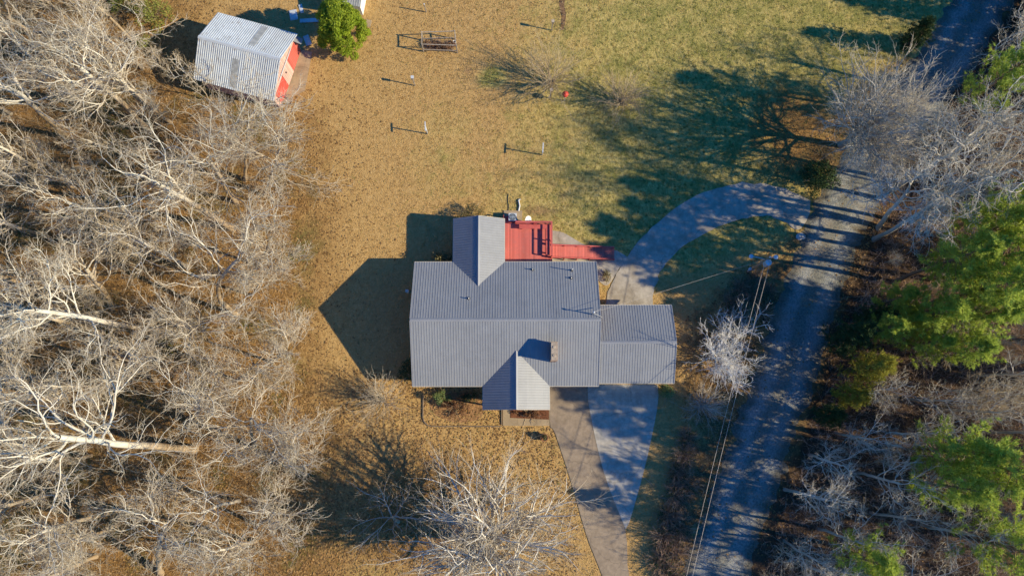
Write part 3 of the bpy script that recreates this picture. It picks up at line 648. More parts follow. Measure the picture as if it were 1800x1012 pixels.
# ---------------------------------------------------------------- deck with ramp
def build_deck():
    zt = 0.9
    a = at(890, 393, zt); b_ = at(970, 458.5, zt)
    x0 = HX + WR - .25; x1 = b_.x; y1 = a.y; y0 = HY + 5.16
    root = empty('wooden_deck', ((x0 + x1) / 2, (y0 + y1) / 2, 0), 0, 'red painted timber deck with railing and a long ramp, in the corner behind the house', 'deck')
    ox, oy = root.location.x, root.location.y; X0, X1, Y0, Y1 = x0 - ox, x1 - ox, y0 - oy, y1 - oy
    b = MB(); b.box(X0, X1, Y0, Y1, zt - .06, zt); fl = b.build('deck_floor', M['deck'], root)
    b = MB(); b.box(X0, X1 + .03, Y1 + .002, Y1 + .04, zt - .28, zt - .01); b.box(X1 + .002, X1 + .04, Y0, Y1, zt - .28, zt - .01); b.build('skirt_board', M['rail'], fl)
    sx0 = at(907, 394, zt).x - ox
    def post(x, y, z0, z1):
        p = MB(); p.box(x - .05, x + .05, y - .05, y + .05, z0, z1); return p.build('post', M['rail'], root)
    for x, y in ((sx0, Y1 - .06), ((sx0 + X1) / 2, Y1 - .06), (X1 - .06, Y1 - .06), (X1 - .06, (Y1 + Y0) / 2 + .5), (X1 - .06, Y0 + 1.2)): post(x, y, 0, zt + .98)
    b = MB()
    yr, xr = Y1 - .06, X1 - .06
    for z, w, h in ((1.0, .15, .04), (.62, .04, .10), (.25, .04, .10)):
        b.bar((sx0 - .05, yr, zt + z), (xr, yr, zt + z), w, h); b.bar((xr, yr + .07, zt + z - .001), (xr, Y0 + 1.15, zt + z - .001), w, h)
    b.build('railing', M['rail'], root)
    # bench along the two rails
    b = MB(); b.box(sx0 + .3, xr - .1, yr - .52, yr - .12, zt + .42, zt + .46); b.box(xr - .5, xr - .1, Y0 + 1.3, yr - .53, zt + .42, zt + .46)
    for x in (sx0 + .5, (sx0 + xr) / 2): b.box(x, x + .08, yr - .48, yr - .16, zt, zt + .42)
    for y in (Y0 + 1.5, Y0 + 2.4): b.box(xr - .46, xr - .14, y, y + .08, zt, zt + .42)
    b.build('bench', M['rail'], root)
    # steps down to the north
    b = MB()
    for i in range(3): b.box(X0 + .02, sx0 - .05, Y1 + .05 + i * .28, Y1 + .32 + i * .28, zt - .25 * (i + 1), zt - .25 * (i + 1) + .05)
    for x in (X0 + .02, sx0 - .09): b.bar((x, Y1 + .02, zt - .1), (x, Y1 + .9, .02), .04, .22)
    b.build('steps', M['rail'], root)
    b = MB(); b.bar((X0 + .06, Y1 + .02, zt + .9), (X0 + .06, Y1 + .85, zt - .1), .05, .09)
    for y, z in ((Y1 + .05, zt + .9), (Y1 + .8, zt - .05)): b.box(X0 + .02, X0 + .1, y - .04, y + .04, 0, z)
    b.build('handrail', M['rail'], root)
    # ramp
    r0 = at(968, 438.5, zt); r1 = at(1080, 459, .1)
    xa, xb = r0.x - ox + .02, r1.x - ox; ya, yb = r1.y - oy + .12, r1.y - oy + .12 + 1.15
    b = MB(); b.add([(xa, ya, zt), (xb, ya, .08), (xb, yb, .08), (xa, yb, zt), (xa, ya, zt - .06), (xb, ya, .02), (xb, yb, .02), (xa, yb, zt - .06)], [(0, 1, 2, 3), (7, 6, 5, 4), (0, 4, 5, 1), (1, 5, 6, 2), (2, 6, 7, 3), (3, 7, 4, 0)])
    rp = b.build('ramp', M['deck'], root)
    for y in (ya, yb):
        b = MB(); b.bar((xa, y, zt + .5), (xb - .02, y, .5), .09, .05); b.bar((xa, y, zt + .22), (xb - .02, y, .22), .04, .09)
        n = 6
        for i in range(n):
            t = (i + .02) / (n - 1) if i < n - 1 else .985; x = xa + (xb - xa) * t; z = zt + (.08 - zt) * t; b.box(x - .045, x + .045, y - .045, y + .045, 0, z + .46)
        b.build('ramp_rail', M['rail'], rp)
    for x in np.linspace(X0 + .3, X1 - .1, 4):
        for y in (Y0 + .2, Y1 - .1): b = MB(); b.box(x - .06, x + .06, y - .06, y + .06, 0, zt - .07); b.build('support_post', M['rail'], root)
build_deck()

# ---------------------------------------------------------------- barn
def build_barn():
    ze, zr = 2.7, 4.5
    A, B, Cc = at(383, 22, ze), at(523.5, 60, ze), at(335, 138, ze)
    u = (B - A); L = u.length; u.normalize(); v = Vector((-u.y, u.x, 0)); Wd = abs((Cc - A).dot(v)); cen = A + u * (L / 2) - v * (Wd / 2)
    root = empty('tin_barn', (cen.x, cen.y, 0), math.atan2(u.y, u.x), 'small barn with rusty galvanised tin roof and a pink and red gable end', 'barn')
    hl, hw, ov = L / 2, Wd / 2, .32; k = (zr - ze) / hw
    b = MB(); b.box(-hl + ov, hl - ov, -hw + ov, hw - ov, -.2, ze - .04)
    for x in (-hl + ov, hl - ov - .1):
        y = hw - ov
        b.add([(x, -y, ze - .035), (x, y, ze - .035), (x, 0, ze - .06 + y * k), (x + .1, -y, ze - .035), (x + .1, y, ze - .035), (x + .1, 0, ze - .06 + y * k)], [(0, 2, 1), (3, 4, 5), (0, 1, 4, 3), (1, 2, 5, 4), (2, 0, 3, 5)])
    b.build('wall', M['barnpink'], root)
    S_ = math.hypot(hw, zr - ze); b = MB()
    roof_slope(b, (-hl, -hw, ze), (1, 0, 0), (0, hw, zr - ze), [(0, 0), (2 * hl, 0), (2 * hl, S_), (0, S_)], .2, .03, .10)
    roof_slope(b, (hl, hw, ze), (-1, 0, 0), (0, -hw, zr - ze), [(0, 0), (2 * hl, 0), (2 * hl, S_), (0, S_)], .2, .03, .10)
    rf = b.build('roof', M['tin'], root)
    ridge_cap((-hl, 0, zr), (hl, 0, zr), (0, -hw, ze - zr), (0, hw, ze - zr), .2, .04).build('ridge_cap', M['steel'], rf)
    # replacement sheets
    n1 = Vector((0, -(zr - ze), hw)).normalized()
    for sgn, u0, w in ((1, .55, .62), (-1, -.45, .6)):
        b = MB(); lo = Vector((u0, sgn * hw * .94, ze + .06 * (zr - ze))); up = Vector((u0, sgn * hw * (.28 if sgn < 0 else .18), ze + (.72 if sgn < 0 else .82) * (zr - ze)))
        d = Vector((0, 0, .036)); b.add([lo + d, lo + d + Vector((w, 0, 0)), up + d + Vector((w, 0, 0)), up + d], [(0, 1, 2, 3) if sgn < 0 else (3, 2, 1, 0)])
        b.build('patch_sheet', M['oldtin'], rf)
    x = hl - ov
    b = MB(); b.box(x + .002, x + .05, .55, hw - ov - .12, .05, 2.25); o = b.build('door', M['barnred'], root); tag(o, 'plain red plank door')
    b = MB(); b.box(x + .002, x + .05, -hw + ov + .5, -.45, .05, 2.1); o = b.build('door', M['barnworn'], root); tag(o, 'red plank door with flaking white patches')
    b = MB(); b.box(x + .06, x + .11, -.75, .75, .15, 2.55); o = b.build('sliding_door', M['barnpink'], root)
    k2 = MB(); k2.bar((x + .09, -1.4, 2.6), (x + .09, 2.0, 2.6), .06, .08); k2.build('door_rail', M['steel'], o)
    k2 = MB(); k2.cyl((x + .11, -.2, 1.9), (x + .2, -.2, 1.9), .1, .08, 10); o2 = k2.build('lamp', M['dark'], root)
    b = MB(); b.bar((x + .03, hw - ov - .1, 2.45), (x + .75, hw - ov - .1, 2.2), .6, .03); b.build('door_hood', M['roof'], root)
mw = Mat('worn_red_boards', .85, .2); n_ = mw.noise(1.6, 8, .8)
mw.col(mw.mix(mw.ramp(n_, [(.56, 0.0), (.66, .8)]), (.50, .075, .055), (.55, .42, .38))); M['barnworn'] = mw.m
M['oldtin'] = plain('dull_old_tin', (.31, .315, .305), .6, .4, .35, 2.5)
build_barn()

def build_shed():
    ze = 2.3; p = at(612, -14, ze)
    root = empty('garden_shed', (p.x, p.y, 0), R_(-8), 'little white shed with grey ribbed tin roof behind the evergreen at the top edge', 'shed')
    b = MB(); b.box(-1.2, 1.2, -1.0, 1.0, -.1, 2.15); b.build('wall', M['white'], root)
    b = MB(); roof_slope(b, (-1.4, -1.3, ze - .1), (1, 0, 0), (0, 2.6, .55), [(0, 0), (2.8, 0), (2.8, 2.657), (0, 2.657)], .23, .025, .07); b.build('roof', M['oldtin'], root)
    b = MB(); b.box(-.4, .4, -1.05, -1.01, 0, 1.95); b.build('door', M['barnpink'], root)
build_shed()

# ---------------------------------------------------------------- yard objects
def at_ground(px, py): return at(px, py, 0)

def t_post(px, py, h, arm, label, rz=0.0, paint='steel'):
    p = at_ground(px, py); root = empty('clothesline_post', (p.x, p.y, 0), rz, label, 'clothesline post', 'clothesline posts on the lawn')
    b = MB(); b.cyl((0, 0, -.2), (0, 0, h), .055, None, 10); b.build('pole', M[paint], root, True)
    b = MB(); b.bar((0, -arm / 2, h + .03), (0, arm / 2, h + .03), .10, .07); b.build('crossarm', M[paint], root)
    for s in (-1, -.35, .35, 1):
        k = MB(); k.cyl((0, s * (arm / 2 - .06), h + .06), (0, s * (arm / 2 - .06), h + .13), .015); k.build('hook', M[paint], root)
t_post(751.5, 235.5, 2.0, .9, 'white metal clothesline post with short crossarm, on open lawn nearer the barn', R_(4))
t_post(953, 272.5, 2.05, .95, 'white metal clothesline post with wide crossarm, on the lawn straight above the deck', R_(-3))

def bird_post(px, py, h, label, box, roofm, lean=(0, 0)):
    p = at_ground(px, py); root = empty('birdhouse_post', (p.x, p.y, 0), 0, label, 'birdhouse post', 'birdhouse posts on the lawn')
    b = MB(); b.bar((0, 0, -.2), (lean[0], lean[1], h), .09, .09, (0, 1, 0)); b.build('post', M['oldwood'], root)
    x, y = lean
    b = MB(); b.box(x - .12, x + .12, y - .10, y + .10, h, h + .3); o = b.build('nest_box', M[box], root)
    b = MB(); b.add([(x - .14, y - .12, h + .29), (x + .14, y - .12, h + .29), (x + .14, y + .12, h + .38), (x - .14, y + .12, h + .38), (x - .14, y - .12, h + .31), (x + .14, y - .12, h + .31), (x + .14, y + .12, h + .40), (x - .14, y + .12, h + .40)], [(0, 3, 2, 1), (4, 5, 6, 7), (0, 1, 5, 4), (1, 2, 6, 5), (2, 3, 7, 6), (3, 0, 4, 7)]); b.build('lid', M[roofm], o)
    b = MB(); b.cyl((x + .12, y, h + .18), (x + .126, y, h + .18), .035); b.build('entrance_hole', M['dark'], o)
bird_post(729.5, 151, 1.45, 'grey wooden birdhouse post standing alone between grape arbor and clothesline post', 'oldwood', 'steel', (-.05, .1))
bird_post(969.5, 54, 1.4, 'grey wooden birdhouse post beside the strip of dug soil', 'oldwood', 'oldwood', (.05, .1))
bird_post(967, 173, 1.5, 'wooden birdhouse post just left of the round red feeder', 'oldwood', 'oldwood', (.02, .1))

p = at_ground(749.5, 22); o = empty('fence_post', (p.x, p.y, 0), 0, 'bare grey timber post near the top edge above the grape arbor', 'post')
b = MB(); b.bar((0, 0, -.2), (-.06, .05, 1.5), .085, .085, (0, 1, 0)); b.build('shaft', M['oldwood'], o)
b = MB(); b.cyl((-.06, .05, 1.5), (-.06, .05, 1.54), .07, .05); b.build('cap', M['steel'], o)

p = at_ground(992, 177); o = empty('bird_feeder', (p.x, p.y, 0), 0, 'round red bird feeder on a thin pole in the shaded lawn', 'bird feeder')
b = MB(); b.cyl((0, 0, -.1), (0, 0, 1.3), .035, None, 10); b.build('pole', M['pvc'], o)
b = MB(); b.lathe((0, 0, 1.3), [(.02, .0), (.24, .02), (.24, .07), (.12, .09), (.12, .3), (.15, .31)], 18); b.build('hopper', M['redpaint'], o, True)
b = MB(); b.lathe((0, 0, 1.6), [(.30, 0), (.27, .06), (.14, .17), (.0, .21)], 18); b.build('feeder_roof', M['redpaint'], o, True)

def tubes_mesh(parts): V, Fs = join(parts); return V, Fs

def twig_ball(rng, n, rad, hgt, r0=.012, up=.6, npt=5):
    st = np.zeros((n, 3)); st[:, :2] = rng.normal(0, .12, (n, 2)); d = rng.normal(0, 1, (n, 3)); d[:, 2] = np.abs(d[:, 2]) * up + .35; d[:, :2] *= rad; d[:, 2] *= hgt
    d /= np.linalg.norm(d, axis=1, keepdims=True); L = rng.uniform(.5, 1.0, n) * (rad * np.hypot(d[:, 0], d[:, 1]) + hgt * d[:, 2])
    return grow(st, d, L, npt, .18, .02, rng)

def grow(st, d, L, n, wander, up, rng):
    P = np.empty((len(st), n, 3)); P[:, 0] = st; d = d / (np.linalg.norm(d, axis=1, keepdims=True) + 1e-9); step = (np.asarray(L) / (n - 1))[:, None]
    for i in range(1, n):
        P[:, i] = P[:, i - 1] + d * step
        d = d + rng.normal(0, wander, d.shape); d[:, 2] += up; d /= np.linalg.norm(d, axis=1, keepdims=True)
    return P

def sprout(P, Rr, per, t0, t1, a0, a1, rng, tip=True):
    """children of the branches P: start, direction, radius, position along the parent"""
    B, n, _ = P.shape
    t = t0 + (t1 - t0) * ((np.arange(per)[None, :] + rng.uniform(0, 1, (B, per))) / per)
    if tip: t[:, -1] = 1.0
    q = t * (n - 1); i = np.minimum(q.astype(int), n - 2); f = (q - i)[..., None]; bi = np.arange(B)[:, None]
    pos = P[bi, i] * (1 - f) + P[bi, i + 1] * f; T = P[bi, i + 1] - P[bi, i]; T /= np.linalg.norm(T, axis=2, keepdims=True) + 1e-9
    rad = Rr[bi, i] * (1 - f[..., 0]) + Rr[bi, i + 1] * f[..., 0]
    az = (np.arange(per)[None, :] * 2.4 + rng.uniform(0, 6.28, (B, 1))) + rng.normal(0, .5, (B, per))
    ref = np.where(np.abs(T[..., 2:3]) < .9, np.array([0, 0, 1.0]), np.array([1.0, 0, 0])); U = np.cross(T, ref); U /= np.linalg.norm(U, axis=2, keepdims=True) + 1e-9; Vv = np.cross(T, U)
    a = rng.uniform(a0, a1, (B, per)); 
    if tip: a[:, -1] *= .35
    d = np.cos(a)[..., None] * T + np.sin(a)[..., None] * (np.cos(az)[..., None] * U + np.sin(az)[..., None] * Vv)
    return pos.reshape(-1, 3), d.reshape(-1, 3), rad.ravel(), t.ravel()

def taper(r0, n, end=.35): return np.asarray(r0)[:, None] * np.linspace(1, end, n)[None, :]

def bare_parts(rng, trunk, r0, n1, len1, ang1, t1=(.6, 1.0), n2=6, n3=6, n4=5, up1=.10, k2=.55, k3=.5, k4=.5, wander=.16, rt=.011, r1=.50, rand_len=.35):
    """trunk: (n,3) polyline.  returns (V,F) for trunk+limbs and for the finer crown"""
    P0 = np.array(trunk, float)[None]; n0 = P0.shape[1]; R0 = taper([r0], n0, .55)
    R0[0, 0] *= 1.35
    s, d, r, t = sprout(P0, R0, n1, t1[0], t1[1], ang1[0], ang1[1], rng)
    L1 = len1 * rng.uniform(1 - rand_len, 1 + rand_len * .6, len(s)); P1 = grow(s, d, L1, 9, wander, up1, rng); R1 = taper(r * r1 * rng.uniform(.7, 1.1, len(r)), 9, .32)
    s, d, r, t = sprout(P1, R1, n2, .18, 1, .45, 1.05, rng); L2 = np.repeat(L1, n2) * k2 * rng.uniform(.6, 1.15, len(s)) * (1.1 - .35 * t); P2 = grow(s, d, L2, 7, wander * 1.15, up1 * .8, rng); R2 = taper(np.maximum(r * .72, rt * 2.2), 7, .45)
    s, d, r, t = sprout(P2, R2, n3, .15, 1, .4, 1.0, rng); L3 = np.repeat(L2, n3) * k3 * rng.uniform(.6, 1.2, len(s)) * (1.1 - .3 * t); P3 = grow(s, d, L3, 5, wander * 1.1, up1 * .6, rng); R3 = taper(np.maximum(r * .6, rt * 1.3), 5, .5)
    tr = join([tubes(P0, R0, 10), tubes(P1, R1, 6), tubes(P2, R2, 4)])
    cr = [tubes(P3, R3, 3)]
    if n4:
        s, d, r, t = sprout(P3, R3, n4, .15, 1, .35, .95, rng); L4 = np.repeat(L3, n4) * k4 * rng.uniform(.6, 1.3, len(s)); P4 = grow(s, d, L4, 4, wander, up1 * .4, rng); R4 = taper(np.maximum(r * .6, rt), 4, .5); cr.append(tubes(P4, R4, 3))
    return tr, join(cr)

def tree_obj(name, loc, tr, cr, mt, mc, label, cat, group=None, rz=0.0, sc=1.0, crown='crown'):
    root = empty(name, loc, rz, label, cat, group); root.scale = (sc, sc, sc)
    a = link('trunk', tr if isinstance(tr, bpy.types.Mesh) else np_mesh('trunk', *tr, True), M[mt], root)
    b = link(crown, cr if isinstance(cr, bpy.types.Mesh) else np_mesh(crown, *cr, False), M[mc], root)
    return root

def leaf_cloud(rng, n, clumps, size, flat=.35):
    """leaf quads spread over clumps [(x,y,z,rx,ry,rz)], most of them near the clump surface"""
    c = np.array(clumps); w = (c[:, 3] * c[:, 4] + c[:, 4] * c[:, 5] + c[:, 3] * c[:, 5]); k = rng.choice(len(c), n, p=w / w.sum())
    u = rng.normal(0, 1, (n, 3)); u /= np.linalg.norm(u, axis=1, keepdims=True); rr = rng.uniform(.45, 1.08, n) ** .6
    ctr = c[k, :3] + u * c[k, 3:6] * rr[:, None]; keep = ctr[:, 2] > .03; ctr = ctr[keep]; u = u[keep]; n = len(ctr)
    nrm = u * (1 - flat) + rng.normal(0, .55, (n, 3)); nrm[:, 2] += .25; nrm /= np.linalg.norm(nrm, axis=1, keepdims=True)
    a = np.cross(nrm, rng.normal(0, 1, (n, 3))); a /= np.linalg.norm(a, axis=1, keepdims=True) + 1e-9; b = np.cross(nrm, a)
    s = (size * rng.uniform(.6, 1.4, n))[:, None]
    V = np.stack([ctr - a * s, ctr - b * s * .45 + nrm * s * .12, ctr + a * s, ctr + b * s * .45 + nrm * s * .12], 1).reshape(-1, 3)
    return V, np.arange(4 * n).reshape(-1, 4)

def clump_set(rng, n, rx, ry, z0, z1, r, dome=True):
    out = []
    for i in range(n):
        q = rng.uniform(0, 6.283); m = math.sqrt(rng.uniform(0, 1)); zt = rng.uniform(0, 1)
        prof = math.sqrt(max(.05, 1 - zt ** 2 * .8)) if dome else (1 - zt) * .9 + .1
        s = r * rng.uniform(.6, 1.25); out.append((rx * m * prof * math.cos(q), ry * m * prof * math.sin(q), z0 + (z1 - z0) * zt, s, s, s * .8))
    return out

def bush(name, px, py, rx, ry, h, mat, label, cat='shrub', n=900, size=.07, clumps=14, cr=.4, seed=0, z0=.25, stems=True, zref=0.0, group=None):
    rng = np.random.default_rng(seed + 1000); p = at(px, py, zref); p.z = 0
    root = empty(name, p, 0, label, cat, group)
    V, Fq = leaf_cloud(rng, n, clump_set(rng, clumps, rx, ry, z0, h, cr), size); link('foliage', np_mesh('foliage', V, [Fq]), M[mat], root)
    if stems:
        P = twig_ball(rng, 26, max(rx, ry), h, .02); V, Fq = tubes(P, taper(np.full(26, .022), 5, .4), 4); link('stems', np_mesh('stems', V, [Fq]), M['brush'], root)
    return root

def twig_bush(name, px, py, rad, h, n, mt, mc, label, cat='shrub', seed=0, zref=0.0, per=5, per2=4, r0=.03, group=None, lean=0.0):
    """many-stemmed bare bush"""
    rng = np.random.default_rng(seed + 2000); p = at(px, py, zref); p.z = 0
    root = empty(name, p, 0, label, cat, group)
    P = twig_ball(rng, n, rad, h, r0, 1.0, 7); Rr = taper(np.full(n, r0) * rng.uniform(.6, 1.2, n), 7, .4)
    V, Fq = tubes(P, Rr, 5); link('stems', np_mesh('stems', V, [Fq], True), M[mt], root)
    s, d, r, t = sprout(P, Rr, per, .3, 1, .25, .75, rng); L = .38 * h * rng.uniform(.5, 1.2, len(s)); P2 = grow(s, d, L, 5, .16, .03, rng); R2 = taper(np.maximum(r * .6, .010), 5, .5)
    s, d, r, t = sprout(P2, R2, per2, .2, 1, .3, .8, rng); L3 = .20 * h * rng.uniform(.5, 1.2, len(s)); P3 = grow(s, d, L3, 4, .16, .03, rng); R3 = taper(np.maximum(r * .6, .008), 4, .5)
    V, Fs = join([tubes(P2, R2, 3), tubes(P3, R3, 3)]); link('twigs', np_mesh('twigs', V, Fs), M[mc], root)
    return root

# grape arbor with its dead vines
def build_arbor():
    q = [at_ground(x, y) for x, y in ((744.5, 91), (804, 93), (801, 70), (744, 72))]
    c = sum(q, Vector()) / 4; root = empty('grape_arbor', (c.x, c.y, 0), 0, 'low grey timber arbor frame over a bed of dead brown vines', 'arbor')
    L = [p - c for p in q]; h = 1.55; tops = []
    for p in L:
        t = p + Vector((0, .15 if p.y > 0 else .05, h)); tops.append(t); b = MB(); b.bar(p - Vector((0, 0, .2)), t, .10, .10, (0, 1, 0)); b.build('post', M['oldwood'], root)
    for i, j in ((0, 1), (3, 2), (0, 3), (1, 2)):
        b = MB(); b.bar(tops[i] + Vector((0, 0, -.1)), tops[j] + Vector((0, 0, -.1)), .06, .09); b.build('rail', M['oldwood'], root)
    for i, j in ((0, 1), (3, 2)):
        b = MB(); b.bar(L[i] + Vector((0, 0, .45)), L[j] + Vector((0, 0, .45)), .05, .08); b.build('rail', M['oldwood'], root)
    t = tag(empty('vine_tangle', (c.x, c.y, 0)), 'tangle of dead russet vines and stalks inside the timber arbor', 'vines')
    rng = np.random.default_rng(5); n = 260; st = np.column_stack([rng.uniform(-1.45, 1.45, n), rng.uniform(-.4, .45, n), np.zeros(n)]); d = rng.normal(0, 1, (n, 3)); d[:, 2] = np.abs(d[:, 2]) + .5
    P = grow(st, d, rng.uniform(.3, 1.1, n), 6, .35, -.05, rng); V, Fq = tubes(P, taper(np.full(n, .016), 6, .5), 3); link('stems', np_mesh('stems', V, [Fq]), M['twig_red'], t)
    V, Fq = leaf_cloud(rng, 900, [(x, rng.uniform(-.25, .3), .25, .35, .3, .25) for x in np.linspace(-1.3, 1.2, 9)], .07); link('foliage', np_mesh('foliage', V, [Fq]), M['russet'], t)
    p = q[1] + Vector((-.3, 1.0, 0)); b = MB(); b.lathe((0, 0, 0), [(.02, .0), (.13, 0), (.15, .3), (.16, .32), (.13, .3), (.1, .03)], 16); o = b.build('bucket', M['pvc'], None, True); o.location = p; tag(o, 'pale bucket by the right end post of the timber arbor', 'bucket')
build_arbor()

# grey scrap sheets lying in the shade by the barn
for (px, py, w, l, rz, lab) in ((516, 27, .75, 1.05, 12, 'pale sheet of metal lying flat in the shade behind the barn'), (529.5, 16, .35, .9, 15, 'thin upright-looking pale strip at the edge of the shade behind the barn'), (544, 36.5, .42, 1.9, -88, 'long pale board half under the evergreen tree'), (540.5, 71.5, .55, 1.05, 22, 'pale worn board on the ground between barn corner and evergreen')):
    p = at_ground(px, py); b = MB(); b.box(-w / 2, w / 2, -l / 2, l / 2, 0, .05); b.box(-w / 2, w / 2, -l / 2 + .1, -l / 2 + .17, .052, .09); b.box(-w / 2, w / 2, l / 2 - .17, l / 2 - .1, .052, .09)
    o = b.build('scrap_sheet', M['steel'], None, bevel=.01); o.location = (p.x, p.y, .01); o.rotation_euler = (R_(3), R_(-2), R_(rz)); tag(o, lab, 'scrap sheet', 'scrap sheets by the barn')
p = at_ground(647, 42); b = MB(); b.prism([(-.3, -.4), (.28, -.36), (.33, .38), (-.25, .42)], 0, .05); o = b.build('paving_slab', M['walk'], None, bevel=.01); o.location = p; o.rotation_euler = (0, 0, R_(-8)); tag(o, 'small concrete slab right of the evergreen tree', 'slab')
def loose_boards(px, py):
    p = at_ground(px, py); root = empty('board_pile', (p.x, p.y, 0), R_(20), 'heap of broken boards at the lower front corner of the barn', 'board pile'); rng = random.Random(4)
    for i in range(9):
        b = MB(); a = rng.uniform(-.6, .6); c = Vector((rng.uniform(-.5, .5), rng.uniform(-.4, .4), .04 + .035 * i)); d = Vector((math.cos(a), math.sin(a), rng.uniform(-.05, .05))) * rng.uniform(.5, .9); b.bar(c - d, c + d, .13, .025); b.build('board', M['clay'] if i % 3 == 0 else M['oldwood'], root)
loose_boards(494, 184)

# air conditioner, dish, downpipe, slab by the rear wing
p = at(895, 391, 0); b = MB(); b.box(-1.0, .75, -.55, .75, 0, .09); o = b.build('equipment_pad', M['walk'], None, bevel=.01); o.location = at(904, 384, 0); tag(o, 'square concrete pad against the rear wing of the house', 'concrete pad')
def ac_unit():
    p = at(901, 381.5, .85); root = empty('air_conditioner', (p.x, p.y, .09), 0, 'dark grey air conditioner unit with fan grille, on the concrete pad beside the deck steps', 'air conditioner')
    b = MB(); b.box(-.38, .38, -.38, .38, 0, .78); b.build('casing', M['steel'], root, bevel=.02)
    b = MB(); b.cyl((0, 0, .785), (0, 0, .80), .33, None, 24); b.build('fan_well', M['dark'], root)
    b = MB()
    for r in (.1, .2, .3): b.tube([(r * math.cos(a), r * math.sin(a), .815) for a in np.linspace(0, 6.283, 21)], .009, 4)
    for a in np.linspace(0, 3.1416, 7)[:-1]: b.bar((-.32 * math.cos(a), -.32 * math.sin(a), .82), (.32 * math.cos(a), .32 * math.sin(a), .82), .015, .012)
    b.build('fan_grille', M['bluegrey'], root)
    b = MB()
    for k in range(9): b.box(-.385, .385, -.392, -.382, .08 + k * .075, .11 + k * .075)
    b.build('louvres', M['dark'], root)
ac_unit()
def dish():
    p = at(927, 391, 0); root = empty('satellite_dish', (p.x, p.y, 0), R_(-30), 'white oval satellite dish on a short pole behind the deck', 'satellite dish')
    b = MB(); b.cyl((0, 0, -.1), (0, 0, .95), .03, None, 10); b.build('pole', M['steel'], root)
    V = []; Fs = []; n = 20
    T = Matrix.Translation((0, 0, 1.05)) @ Matrix.Rotation(R_(52), 4, 'Y')
    for k in range(6):
        r = .38 * k / 5
        for i in range(n): a = 2 * math.pi * i / n; V.append(T @ Vector((r * math.cos(a) * 1.12, r * math.sin(a), .5 * r * r)))
    for k in range(5):
        for i in range(n): Fs.append((k * n + i, k * n + (i + 1) % n, (k + 1) * n + (i + 1) % n, (k + 1) * n + i))
    b = MB(); b.add(V, Fs); o = b.build('reflector', M['white'], root, True); md = o.modifiers.new('thick', 'SOLIDIFY'); md.thickness = .012
    b = MB(); a = T @ Vector((-.4, 0, .0)); c = T @ Vector((-.1, 0, .5)); b.bar(a, c, .025, .025); b.cyl(c, c + Vector((.06, 0, .06)), .04, .03); b.build('feed_arm', M['steel'], root)
dish()
b = MB(); pts = [at(911.5, 371, .08), at(913.5, 362, .1), at(911.5, 352, .1), at(914.5, 350, .1)]; c0 = pts[0].copy(); b.tube([q - c0 for q in pts], .07, 8); o = b.build('drain_pipe', M['pvc'], None, True); o.location = c0; tag(o, 'short white drain pipe lying on the grass above the concrete pad', 'pipe')
b = MB(); pts = [at(893, 372, .03), at(894, 362, .03), at(892.5, 352, .03), at(893.5, 340, .03)]; c0 = pts[0].copy(); b.tube([q - c0 for q in smooth_line(pts, 5)], .03, 6); o = b.build('garden_hose', M['dark'], None, True); o.location = c0; tag(o, 'thin dark hose lying on the grass behind the rear wing', 'hose')
p = at(717, 513, .0); o = empty('meter_pedestal', (p.x, p.y, 0), 0, 'small white meter pedestal in the shade just off the left gable wall', 'pedestal')
b = MB(); b.box(-.12, .12, -.1, .1, -.1, .7); b.build('housing', M['white'], o, bevel=.015); b = MB(); b.box(-.14, .14, -.12, .12, .705, .74); b.build('lid', M['pvc'], o)

# planter ball on the front lawn, edging, boulder, fallen branch
p = at_ground(956, 768); root = empty('planter_pot', (p.x, p.y, 0), 0, 'round clay planter pot on the front lawn left of the driveway', 'planter')
b = MB(); b.lathe((0, 0, 0), [(.0, .01), (.24, .0), (.34, .42), (.38, .44), (.38, .5), (.31, .5), (.29, .4), (0, .4)], 22); b.build('pot', M['clay'], root, True)
rng = np.random.default_rng(77); V, Fq = leaf_cloud(rng, 500, clump_set(rng, 9, .22, .22, .55, .85, .16), .05); o = link('potted_plant', np_mesh('potted_plant', V, [Fq]), M['olive'], None, (p.x, p.y, 0)); tag(o, 'bushy olive green plant growing in the round clay pot', 'plant')
def edging(pxs, label, w=.08):
    L = smooth_line([at_ground(*q) for q in pxs], 4); c0 = L[0].copy(); b = MB()
    for i in range(len(L) - 1): b.bar(L[i] - c0 + Vector((0, 0, .04)), L[i + 1] - c0 + Vector((0, 0, .04)), w, .16 - .002 * (i % 2))
    o = b.build('bed_edging', M['edge'], None); o.location = c0; tag(o, label, 'edging', 'edging strips of the front beds')
edging([(744, 694), (744, 715), (744, 735), (750, 745), (762, 749), (800, 749), (850, 749), (882, 749)], 'long curved brick edging strip round the left front bed')
edging([(882, 719), (882, 746)], 'short straight edging strip beside the front walk')
def boulder(px, py, r, label):
    p = at_ground(px, py); rng = np.random.default_rng(8); b = MB(); n = 14; V = []; Fs = []
    for k in range(8):
        t = math.pi * .5 * k / 7
        for i in range(n): a = 2 * math.pi * i / n; rr = r * math.cos(t * .98) * (1 + .12 * math.sin(2 * a + 1) + .07 * rng.normal()); V.append((rr * math.cos(a), rr * math.sin(a) * .9, r * .75 * math.sin(t) * (1 + .05 * rng.normal())))
    for k in range(7):
        for i in range(n): Fs.append((k * n + i, k * n + (i + 1) % n, (k + 1) * n + (i + 1) % n, (k + 1) * n + i))
    Fs.append(tuple(7 * n + i for i in range(n))); b.add(V, Fs); o = b.build('boulder', M['rock'], None); o.location = p; tag(o, label, 'boulder')
boulder(1407, 416, .42, 'pale grey boulder at the mouth of the loop driveway beside the gravel road')
